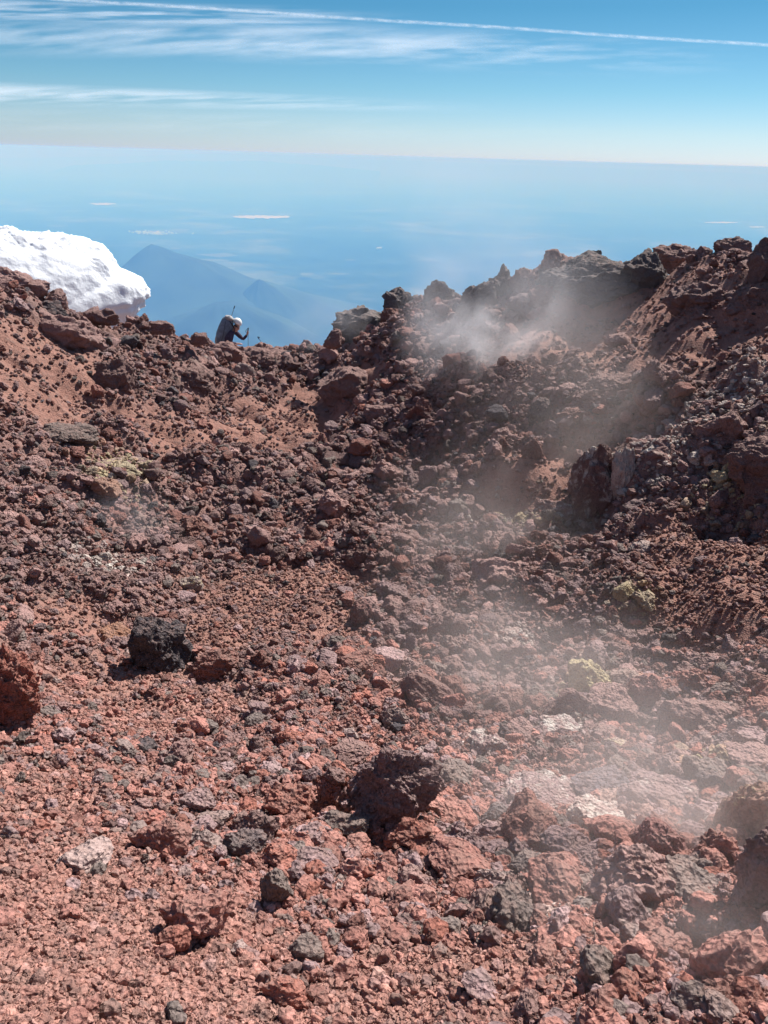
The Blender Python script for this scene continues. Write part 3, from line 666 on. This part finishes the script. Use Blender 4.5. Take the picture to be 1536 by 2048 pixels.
a = me.attributes.new('idx', 'INT', 'POINT'); a.data.foreach_set('value', rg.integers(0, 20, n).astype(np.int32))
rub = link('rubble', me, None, kind='stuff', label='loose reddish brown lava gravel and stones covering the crater slope')
ng = bpy.data.node_groups.new('scatter', 'GeometryNodeTree')
ng.interface.new_socket('Geometry', in_out='INPUT', socket_type='NodeSocketGeometry'); ng.interface.new_socket('Geometry', in_out='OUTPUT', socket_type='NodeSocketGeometry')
gi = ng.nodes.new('NodeGroupInput'); go = ng.nodes.new('NodeGroupOutput'); ip = ng.nodes.new('GeometryNodeInstanceOnPoints')
ci = ng.nodes.new('GeometryNodeCollectionInfo'); ci.inputs['Collection'].default_value = protos; ci.inputs['Separate Children'].default_value = True; ci.inputs['Reset Children'].default_value = True
def na(nm, ty):
    q_ = ng.nodes.new('GeometryNodeInputNamedAttribute'); q_.data_type = ty; q_.inputs['Name'].default_value = nm; return q_.outputs['Attribute']
L = ng.links.new
L(gi.outputs[0], ip.inputs['Points']); L(ci.outputs[0], ip.inputs['Instance']); ip.inputs['Pick Instance'].default_value = True
L(na('idx', 'INT'), ip.inputs['Instance Index']); L(na('scl', 'FLOAT_VECTOR'), ip.inputs['Scale'])
er = ng.nodes.new('FunctionNodeEulerToRotation'); L(na('rot', 'FLOAT_VECTOR'), er.inputs[0]); L(er.outputs[0], ip.inputs['Rotation'])
L(ip.outputs[0], go.inputs[0])
md = rub.modifiers.new('scatter', 'NODES'); md.node_group = ng

# ------------------------------------------------------------------ snow cornice behind the left rim
SD = 25.0
OUT = [(-900, 520), (-500, 430), (-200, 432), (-60, 446), (0, 456), (40, 464), (80, 468), (130, 475), (165, 484), (195, 500), (215, 518), (238, 540), (268, 548), (284, 562), (297, 582), (294, 594), (284, 600), (287, 612),
       (276, 622), (273, 640), (262, 690), (200, 790), (0, 860), (-400, 860), (-900, 800)]
SC = pt(60, 620, SD); dv = np.array([SC[0], SC[1], 0]); dv /= np.linalg.norm(dv); uv = np.array([dv[1], -dv[0], 0.0])
def onplane(px, py):
    d = ray(px, py); k = np.dot(SC-CAM, dv)/np.dot(d, dv); p = CAM+d*k-SC; return np.dot(p, uv), p[2]
OP = np.array([onplane(*o_) for o_ in OUT]); OA = np.arctan2(OP[:,1], OP[:,0]); OR = np.hypot(OP[:,0], OP[:,1]); si = np.argsort(OA)
OA, OR = OA[si], OR[si]; OA = np.concatenate([OA-2*math.pi, OA, OA+2*math.pi]); OR = np.tile(OR, 3)
V, F = ico(7); phi = np.arctan2(V[:,2], V[:,0]); s_ = np.hypot(V[:,0], V[:,2]); rho = np.interp(phi, OA, OR)
q_ = np.stack([np.cos(phi)*rho*s_**.75, V[:,1]*2.3*(1-.15*s_), np.sin(phi)*rho*s_**.75], 1)
topn = smooth(.2, 1.0, q_[:,2]/2.6)
q_[:,1] += -.1*topn + .25*np.sin(q_[:,0]*.9)                      # the lip leans out over the hollow face
front = smooth(.1, .7, -V[:,1])*smooth(.98, .6, s_); q_[:,1] += .15*front
rim = smooth(.55, .9, s_)
pn = q_/1.0
lum = (.22*perlin3(pn*.7, 61) + .07*perlin3(pn*2.2, 62))*(.35+.65*rim) + rim*.13*perlin3(pn*2.1, 69) + smooth(.72, .95, s_)*(.09*(.5-worley3(pn*3.2+3, 63)) + .07*(.5-worley3(pn*8.0, 64)) + .03*perlin3(pn*16, 65)) + .10*(1-rim)*perlin3(pn*[.9, .9, 1.6], 67) + .02*perlin3(pn*6, 66) + smooth(.72, .95, s_)*.04*(.5-worley3(pn*14, 68))
nrm = np.stack([V[:,0], V[:,1]*.8, V[:,2]], 1); q_ = q_ + nrm*lum[:,None]
me = mesh_np('snow_cornice', SC + q_[:,[0]]*uv + q_[:,[1]]*dv + q_[:,[2]]*np.array([0, 0, 1.0]), F)
m, t = mat('old_snow'); b = N(t, 'ShaderNodeBsdfPrincipled', _Roughness=.7); b.inputs['Base Color'].default_value = (.80, .82, .84, 1); b.inputs['Specular IOR Level'].default_value = .2
g = N(t, 'ShaderNodeNewGeometry'); nz = N(t, 'ShaderNodeTexNoise', _Scale=7.0, _Detail=6.0, _Roughness=.7); t.links.new(g.outputs['Position'], nz.inputs['Vector'])
bp = N(t, 'ShaderNodeBump', _Strength=.5, _Distance=.08); t.links.new(nz.outputs[0], bp.inputs['Height']); t.links.new(bp.outputs[0], b.inputs['Normal'])
o = N(t, 'ShaderNodeOutputMaterial'); t.links.new(b.outputs[0], o.inputs[0])
link('snow_cornice', me, m, label='white overhanging snow cornice with a crumbly edge behind the left rim', category='snow cornice')
# ------------------------------------------------------------------ the hiker coming up behind the gap in the rim
HD = 23.4
HC = pt(462, 690, HD); hf = np.array([HC[0], HC[1], 0]); hf /= np.linalg.norm(hf); hr = np.array([hf[1], -hf[0], 0.0])
def hp(px, py, dep=0.0):
    d = ray(px, py); k = np.dot(HC-CAM, hf)/np.dot(d, hf); return CAM + d*k + hf*dep
PX = HD/FPX*1.03
M_SKIN = simple('skin', (.50, .30, .23), .6); M_JACK = simple('jacket_fabric', (.055, .045, .075), .8, .3, .2, 14); M_TROU = simple('trousers_fabric', (.03, .03, .035), .85, .3, .2, 14)
M_HELM = simple('white_helmet_shell', (.82, .80, .74), .35, .5); M_VENT = simple('helmet_vent', (.03, .035, .05), .7); M_PACK = simple('pack_fabric', (.15, .19, .24), .8, .3, .25, 12)
M_PLID = simple('pack_lid', (.33, .31, .30), .8, .3, .2, 12); M_BLK = simple('black_grip', (.012, .012, .014), .6); M_POLE = simple('pole_shaft', (.12, .12, .13), .4, .5, metal=.6); M_BOOT = simple('boots', (.05, .04, .035), .7)
root = bpy.data.objects.new('person', None); COL.objects.link(root)
gzr = float(relief(np.array([HC[0]]), np.array([HC[1]]))[0]); root.location = (HC[0], HC[1], gzr); ROOT = np.array([HC[0], HC[1], gzr])
root['label'] = 'hiker in white helmet and dark jacket bending forward behind the rim'; root['category'] = 'person'
def skinned(name, chains, m, parent, levels=1, origin=None):
    """chains: list of lists of (point, radius); a chain may start from an index of an earlier vertex"""
    vs, es, rs = [], [], []
    for ch in chains:
        prev = None
        for it in ch:
            if isinstance(it, int): prev = it; continue
            vs.append(np.asarray(it[0]) - (ROOT if origin is None else origin)); rs.append(it[1])
            if prev is not None: es.append((prev, len(vs)-1))
            prev = len(vs)-1
    me = bpy.data.meshes.new(name); me.from_pydata([tuple(v) for v in vs], es, []); me.materials.append(m)
    o = bpy.data.objects.new(name, me); COL.objects.link(o); o.parent = parent
    sk = o.modifiers.new('skin', 'SKIN'); sk.use_smooth_shade = True
    for i_, r_ in enumerate(rs): me.skin_vertices[0].data[i_].radius = (r_, r_); me.skin_vertices[0].data[i_].use_root = (i_ == 0)
    sb = o.modifiers.new('sub', 'SUBSURF'); sb.levels = levels; sb.render_levels = levels
    return o
pel = hp(446, 700); wai = hp(449, 690); che = hp(458, 668); nek = hp(468, 659); head = hp(473.5, 651)
foot1 = pel + hr*.30 - hf*.05; foot1[2] = float(relief(foot1[[0]], foot1[[1]])[0])+.06
foot2 = pel - hr*.22 + hf*.18; foot2[2] = float(relief(foot2[[0]], foot2[[1]])[0])+.06
hipn = pel - hf*.11; hipf = pel + hf*.11
kn1 = (hipn+foot1)/2 + hr*.22; kn2 = (hipf+foot2)/2 + hr*.14
shn = hp(463, 664, -.19); shf = hp(468, 664, .19)
eln = hp(461, 682, -.26); wrn = hp(475, 684, -.24)
elf = hp(487, 681, .14); wrf = hp(494.5, 671, .12); hnd = hp(496.3, 667.5, .12)
def body(k, legs=True): return [
  [(pel, .15*k), (wai, .135*k), (che, .165*k), (nek, .065*k), (head, .085)],
  [2, (shn, .075*k), (eln, .05*k), (wrn, .033*k), (wrn+hr*.07, .035)], [2, (shf, .075*k), (elf, .048*k), (wrf, .032*k), (hnd, .035)],
  [0, (hipn, .11*k), (kn1, .07*k), (foot1+np.array([0, 0, .05]), .045*k), (foot1+hr*.18, .04)], [0, (hipf, .11*k), (kn2, .07*k), (foot2+np.array([0, 0, .05]), .045*k), (foot2+hr*.18, .04)]]
bd = body(.86)
# five fingers of each hand: one hand closed on the pole grip, the other resting on the thigh
grip = hp(496.3, 666, .12); up = np.array([0, 0, 1.0])
i_far = 5+4+3   # index of the far hand vertex
for k in range(4):
    o_ = grip + up*(.030-.020*k); bd.append([i_far, (o_ - hr*.028 - hf*.02, .009), (o_ + hr*.008 - hf*.032, .0085), (o_ + hr*.030 - hf*.012, .0075-.0005*k)])
bd.append([i_far, (grip - hr*.02 + up*.045 + hf*.012, .011), (grip + hr*.016 + up*.058 + hf*.018, .0095)])
w2 = wrn + hr*.07
for k in range(4):
    o_ = w2 + hf*(-.033+.022*k); bd.append([8, (o_ + hr*.04 - up*.006, .009), (o_ + hr*(.075-.004*abs(k-1)) - up*.022, .008)])
bd.append([8, (w2 + hf*.045 + hr*.015, .010), (w2 + hf*.062 + hr*.045 - up*.01, .009)])
skinned('body', bd, M_SKIN, root)
kj = 1.12
skinned('jacket', [[(wai - (che-wai)*.25, .15*kj), (wai, .145*kj), (che, .17*kj), (nek - (nek-che)*.25, .085)], [2, (shn, .08*kj), (eln, .056*kj), (wrn - (wrn-eln)*.1, .042)], [2, (shf, .08*kj), (elf, .054*kj), (wrf, .042)]], M_JACK, root)
skinned('trousers', [[(pel + (wai-pel)*.4, .15), (pel, .155)], [1, (hipn, .115), (kn1, .078), (foot1+np.array([0, 0, .09]), .06)], [1, (hipf, .115), (kn2, .078), (foot2+np.array([0, 0, .09]), .06)]], M_TROU, root)
for f_ in (foot1, foot2): skinned('boot', [[(f_ - hr*.05 + up*.10, .055), (f_ - hr*.03, .055), (f_ + hr*.10 - up*.01, .05), (f_ + hr*.20 - up*.015, .038)]], M_BOOT, root)
def blob(name, c, rx, rf, rz, m, parent, tilt=0.0, sub=4, cut=None, org=None, fn=None):
    """an ellipsoid in the hiker's frame (right, away, up), tilted about the line of sight"""
    V, F = ico(sub); P = V.copy()
    if fn: P = fn(P)
    P = P*[rx, rf, rz]; c_, s_ = math.cos(tilt), math.sin(tilt); X_ = P[:,0]*c_ + P[:,2]*s_; Z_ = -P[:,0]*s_ + P[:,2]*c_
    P = X_[:,None]*hr + P[:,[1]]*hf + Z_[:,None]*up + c - (ROOT if org is None else org)
    me = mesh_np(name, P, F); return link(name, me, m, parent)
hdt = .55
def headshape(P):
    Q = P.copy(); Q[:,2] = np.where(P[:,2] < 0, P[:,2]*1.12, P[:,2]); Q[:,0] = np.where(P[:,2] < -.2, P[:,0]*.9+.06, P[:,0])
    nose = np.exp(-((P[:,2]+.12)**2/.03 + P[:,1]**2/.02))*(P[:,0] > 0); Q[:,0] += .24*nose; brow = np.exp(-((P[:,2]-.12)**2/.02))*(P[:,0] > .6)*.05; Q[:,0] += brow
    chin = np.exp(-((P[:,2]+.85)**2/.03))*(P[:,0] > 0)*.12; Q[:,0] += chin; mouth = np.exp(-((P[:,2]+.42)**2/.004))*(P[:,0] > .6)*(np.abs(P[:,1]) < .35)*-.05; Q[:,0] += mouth
    return Q
face_c = hp(472.5, 655)
hd_ = blob('head', face_c, .095, .078, .125, M_SKIN, root, hdt, fn=headshape)
for s__ in (-1, 1): blob('ear', face_c + hf*.078*s__, .022, .01, .032, M_SKIN, hd_, hdt, 2).parent = root
def shell(P):
    Q = P.copy(); Q[:,2] = np.where(P[:,2] < -.12, -.12 + (P[:,2]+.12)*.12, P[:,2]); return Q
hel = blob('helmet', hp(474.2, 645.5), .142, .125, .145, M_HELM, root, .52, fn=shell)
for k, (a_, b_) in enumerate(((466.0, 641.5), (466.5, 645.0), (468.0, 648.6), (470.8, 651.3))): blob('vent', hp(a_+1.6, b_, -.105), .045, .03, .014, M_VENT, hel, .25, 2, org=ROOT)
gog = blob('sunglasses', hp(475.5, 655.0), .045, .082, .020, M_BLK, root, hdt, 3)
bpk = bpy.data.objects.new('backpack', None); COL.objects.link(bpk); BO = hp(446, 676); bpk.location = BO
bpk['label'] = 'large dark grey-blue backpack with pale lid on the bending hiker'; bpk['category'] = 'backpack'
def superbox(pts_px, d0, d1, name, m, parent, org, bulge=.04):
    """a soft bag: outline in photo pixels at the hiker's distance, with real depth"""
    n_ = len(pts_px); O = np.array([hp(*p_) for p_ in pts_px])
    O2 = []
    for i_ in range(n_):
        for t_ in np.linspace(0, 1, 6)[:-1]: O2.append(O[i_]*(1-t_)+O[(i_+1) % n_]*t_)
    O2 = np.array(O2); 
    for _ in range(3): O2 = (np.roll(O2, 1, 0)+2*O2+np.roll(O2, -1, 0))/4
    c = O2.mean(0); rows = []
    for a_ in np.linspace(-1, 1, 13):
        k_ = (1-abs(a_)**4)**.5 if abs(a_) < 1 else 0.02
        rows.append(c + (O2-c)*(k_*(1+bulge*(1-abs(a_)))) + hf*(d0+(d1-d0)*(a_+1)/2))
    P = np.concatenate(rows); P = P + .008*np.stack([perlin3(P*9, 3), perlin3(P*9, 4), perlin3(P*9, 5)], 1)
    me = mesh_np(name, P-org, grid_faces(13, len(O2), True)); return link(name, me, m, parent)
superbox([(446, 634), (461, 634.5), (467, 646), (464, 664), (456, 690), (431, 686), (433, 664), (440, 647)], -.17, .17, 'main_bag', M_PACK, bpk, BO)
superbox([(450.5, 630.5), (462, 631), (468, 638), (465, 642), (449, 637)], -.15, .15, 'lid', M_PLID, bpk, BO)
superbox([(434, 662), (440, 658), (446, 672), (440, 688), (428, 686)], -.12, .12, 'lower_pocket', M_PLID, bpk, BO)
skinned('shoulder_strap', [[(hp(459, 640, -.13), .012), (hp(469, 655, -.17), .014), (hp(466, 672, -.20), .012), (hp(455, 684, -.17), .012)]], M_BLK, bpk, origin=BO)
skinned('side_strap', [[(hp(451, 640, -.185), .006), (hp(447, 664, -.19), .006), (hp(442, 684, -.18), .006)]], M_BLK, bpk, origin=BO)
def pole(label, grip_a, grip_b, tip, strap=None, name='trekking_pole'):
    o_ = grip_b; r_ = bpy.data.objects.new(name, None); COL.objects.link(r_); r_.location = o_; r_['label'] = label; r_['category'] = 'trekking pole'; r_['group'] = 'trekking poles on the rim'
    skinned('shaft', [[(grip_b, .008), (grip_b*.5+tip*.5, .007), (tip, .005)]], M_POLE, r_, 1, o_)
    skinned('grip', [[(grip_a, .019), (grip_a*.7+grip_b*.3, .015), (grip_b, .015)]], M_BLK, r_, 1, o_)
    if strap is not None: skinned('strap', [[(grip_a, .007), (strap[0], .008), (strap[1], .007)]], M_BLK, r_, 1, o_)
tp = hp(497, 712, .12)
pole('black trekking pole upright in the hand of the hiker', hp(496.8, 657, .12), hp(496.3, 668, .12), tp, (hp(491.5, 663.5, .10), hp(492.5, 667.5, .10)))
pole('thin pole sticking up from the backpack, black grip on top', hp(469.6, 612.0, .05), hp(467.4, 619, .05), hp(452, 668, .05))
pole('small black pole handle poking above the rim right of the hiker', hp(516.2, 679, .4), hp(519.5, 683.5, .4), hp(530, 700, .45), (hp(521, 680.2, .4), hp(517.5, 684.5, .4)))
# ------------------------------------------------------------------ high cirrus and the contrail, sheets of ice cloud at real altitude
m, t = mat('ice_cloud'); at = N(t, 'ShaderNodeAttribute', attribute_name='thick'); tr = N(t, 'ShaderNodeBsdfTransparent'); tl = N(t, 'ShaderNodeBsdfTranslucent'); tl.inputs[0].default_value = (.85, .87, .9, 1)
df = N(t, 'ShaderNodeBsdfDiffuse'); df.inputs[0].default_value = (.85, .87, .9, 1); m1 = N(t, 'ShaderNodeMixShader'); m1.inputs[0].default_value = .6; t.links.new(df.outputs[0], m1.inputs[1]); t.links.new(tl.outputs[0], m1.inputs[2])
m2 = N(t, 'ShaderNodeMixShader'); t.links.new(at.outputs['Fac'], m2.inputs[0]); t.links.new(tr.outputs[0], m2.inputs[1]); t.links.new(m1.outputs[0], m2.inputs[2]); o = N(t, 'ShaderNodeOutputMaterial'); t.links.new(m2.outputs[0], o.inputs[0]); M_CLOUD = m
def cloud(name, x0, x1, nx, yc, half, ny, fn, alt, kind, **props):
    """sheet at altitude alt; yc(px) the centre line, fn(px, v) the optical thickness, v in -1..1"""
    xs = np.linspace(x0, x1, nx); vs = np.linspace(-1, 1, ny); V_, X_ = np.meshgrid(vs, xs, indexing='ij')
    py = yc(X_) + V_*half(X_); d = ray(X_.ravel(), py.ravel()); k = (alt-CAM[2])/np.maximum(d[:,2], .008)
    me = mesh_np(name, CAM + d*k[:,None], grid_faces(ny, nx)); a_ = me.attributes.new('thick', 'FLOAT', 'POINT')
    a_.data.foreach_set('value', np.clip(fn(X_.ravel(), V_.ravel()), 0, 1).astype(np.float32)); link(name, me, M_CLOUD, kind=kind, **props)
def n2(x, y, s): return perlin2(x, y, s) + .5*perlin2(x*2.1, y*2.1, s+1) + .25*perlin2(x*4.3, y*4.3, s+2)
cloud('contrail', -150, 1800, 900, lambda x: -10 + .0655*x + .8*np.sin(x/90), lambda x: 4.6+0*x, 15,
      lambda x, v: (1-v*v)**1.5*(.28+.18*n2(x/26, v*.8, 101)+.10*perlin2(x/7, v, 104)), 9200, 'thing', label='thin white contrail crossing the top of the sky', category='contrail')
def fib(x, v, s, sy=3.0): return .5+.9*n2(x/230+v*.8, v*sy+x/900, s) + .35*n2(x/60+v*2, v*sy*2.2, s+5)
cloud('cloud', -200, 1120, 500, lambda x: 74+.018*x, lambda x: 46+0*x, 80, lambda x, v: smooth(1, .15, np.abs(v))*smooth(1120, 500, x)*np.clip(.27*fib(x, v, 110, 1.3)+.10, 0, .5), 9000, 'structure')
cloud('cloud', -200, 1060, 500, lambda x: 190+.028*x, lambda x: 28-.014*x, 60, lambda x, v: smooth(1, .1, np.abs(v+.1))*smooth(1060, 250, x)*np.clip(.45*fib(x, v, 120, 1.0)+.1, 0, .5), 8500, 'structure')
cloud('cloud', -200, 900, 400, lambda x: 20+.03*x, lambda x: 30+0*x, 60, lambda x, v: smooth(1, .1, np.abs(v))*smooth(900, 300, x)*np.clip(.40*fib(x, v, 130, 2.5), 0, .5), 9500, 'structure')
cloud('cloud', 300, 1560, 400, lambda x: 62+.04*x, lambda x: 52+0*x, 60, lambda x, v: smooth(1, .1, np.abs(v))*smooth(300, 600, x)*smooth(1560, 1000, x)*np.clip(.26*fib(x, v, 140, 2.5)-.03, 0, .3), 9700, 'structure')
cloud('cloud', -200, 1500, 400, lambda x: 236+.03*x, lambda x: 34+0*x, 50, lambda x, v: smooth(1, .1, np.abs(v))*smooth(1500, 300, x)*np.clip(.08*fib(x, v, 150, 1.2), 0, .3), 8000, 'structure')
# ------------------------------------------------------------------ steam from the fumaroles
def steam(px, py, lift, wpx, hpx, dep, dens, seed, lean=0.0, stretch=(1, 1, 1), sc=1.5, soft=.48, tint=(.97, .96, .98)):
    p = hit([px], [py])[0]; d = np.linalg.norm(p-CAM); f = p-CAM; f[2] = 0; f /= np.linalg.norm(f); a_ = wpx/FPX*d/2; c_ = hpx/FPX*d/2
    V, F = ico(3); me = mesh_np('steam', V*1.02, F)
    m, t = mat('steam'); L = t.links.new; tc = N(t, 'ShaderNodeTexCoord')
    ln = N(t, 'ShaderNodeVectorMath', operation='LENGTH'); L(tc.outputs['Object'], ln.inputs[0])
    mp = N(t, 'ShaderNodeMapping'); L(tc.outputs['Object'], mp.inputs[0]); mp.inputs['Location'].default_value = (seed*3.7, seed*1.3, 0); mp.inputs['Scale'].default_value = stretch
    nz = N(t, 'ShaderNodeTexNoise', _Scale=sc, _Detail=4.0, _Roughness=.58, _Distortion=.7); L(mp.outputs[0], nz.inputs['Vector'])
    r1 = N(t, 'ShaderNodeMapRange', _From_Min=soft-.02, _From_Max=soft+.22); L(nz.outputs[0], r1.inputs[0])
    r2 = N(t, 'ShaderNodeMapRange', interpolation_type='SMOOTHSTEP', _From_Min=1.0, _From_Max=.15); L(ln.outputs['Value'], r2.inputs[0])
    mu = N(t, 'ShaderNodeMath', operation='MULTIPLY'); L(r1.outputs[0], mu.inputs[0]); L(r2.outputs[0], mu.inputs[1])
    m3 = N(t, 'ShaderNodeMath', operation='MULTIPLY'); L(mu.outputs[0], m3.inputs[0]); m3.inputs[1].default_value = dens*1.35
    pv = N(t, 'ShaderNodeVolumePrincipled', _Anisotropy=.12); pv.inputs['Color'].default_value = (*tint, 1); L(m3.outputs[0], pv.inputs['Density'])
    o = N(t, 'ShaderNodeOutputMaterial'); L(pv.outputs[0], o.inputs['Volume'])
    m.cycles.volume_step_rate = .6
    ob = link('steam', me, m, kind='stuff'); ob.location = p + np.array([0, 0, lift]); ob.scale = (a_, dep/2, c_); ob.rotation_euler = (0, lean, math.atan2(f[1], f[0])-math.pi/2)
steam(965, 740, .9, 400, 400, 2.2, .85, 1, .25, (1.3, 1, 1.0), 1.3, .40, tint=(1.0, .98, 1.0))
steam(1090, 740, 1.2, 520, 330, 1.8, .17, 2, .6, (1.4, 1, .8), 1.2, .38)
steam(900, 690, 2.6, 360, 330, 2.5, .12, 3, -.4, (1, 1, .8), 1.2, .42)
steam(1120, 960, 1.0, 620, 520, 1.6, .24, 4, .5, (1.4, 1, .9), 1.3, .40, tint=(1.0, .90, .85))
steam(960, 1150, .6, 560, 480, 1.2, .32, 5, .5, (1.4, 1, .9), 1.3, .41, tint=(1.0, .90, .85))
steam(1000, 1420, .42, 760, 700, 1.1, .50, 6, .5, (1.3, 1, .9), 1.3, .39, tint=(1.0, .90, .85))
steam(1240, 1690, .28, 1000, 800, .9, .75, 7, .35, (1.3, 1, .9), 1.4, .38, tint=(1.0, .90, .85))
steam(1470, 1700, .24, 700, 800, .7, .75, 8, .3, (1.3, 1, .9), 1.4, .39, tint=(1.0, .90, .85))
steam(1300, 1950, .20, 760, 600, .45, .75, 11, .5, (1.3, 1, .9), 1.4, .40, tint=(1.0, .90, .85))
steam(270, 1090, .25, 230, 230, .8, .4, 9, .3, (1.2, 1, .9), 1.2, .40)
steam(690, 720, .5, 340, 200, 1.6, .25, 10, .3, (1.2, 1, .9), 1.3, .42)

# ------------------------------------------------------------------ haze
V = np.array([(x, y, z) for x in (-260000, 260000) for y in (-260000, 260000) for z in (-2700, 12.0)], float)
me = mesh_np('haze', V, bf, False)
m, t = mat('thin_blue_air'); pv = N(t, 'ShaderNodeVolumePrincipled', _Density=1.0e-4, _Anisotropy=-.20); pv.inputs['Color'].default_value = (.18, .47, 1.0, 1); pv.inputs['Absorption Color'].default_value = (.90, .92, 1, 1)
o = N(t, 'ShaderNodeOutputMaterial'); t.links.new(pv.outputs[0], o.inputs['Volume'])
link('haze', me, m, kind='stuff')
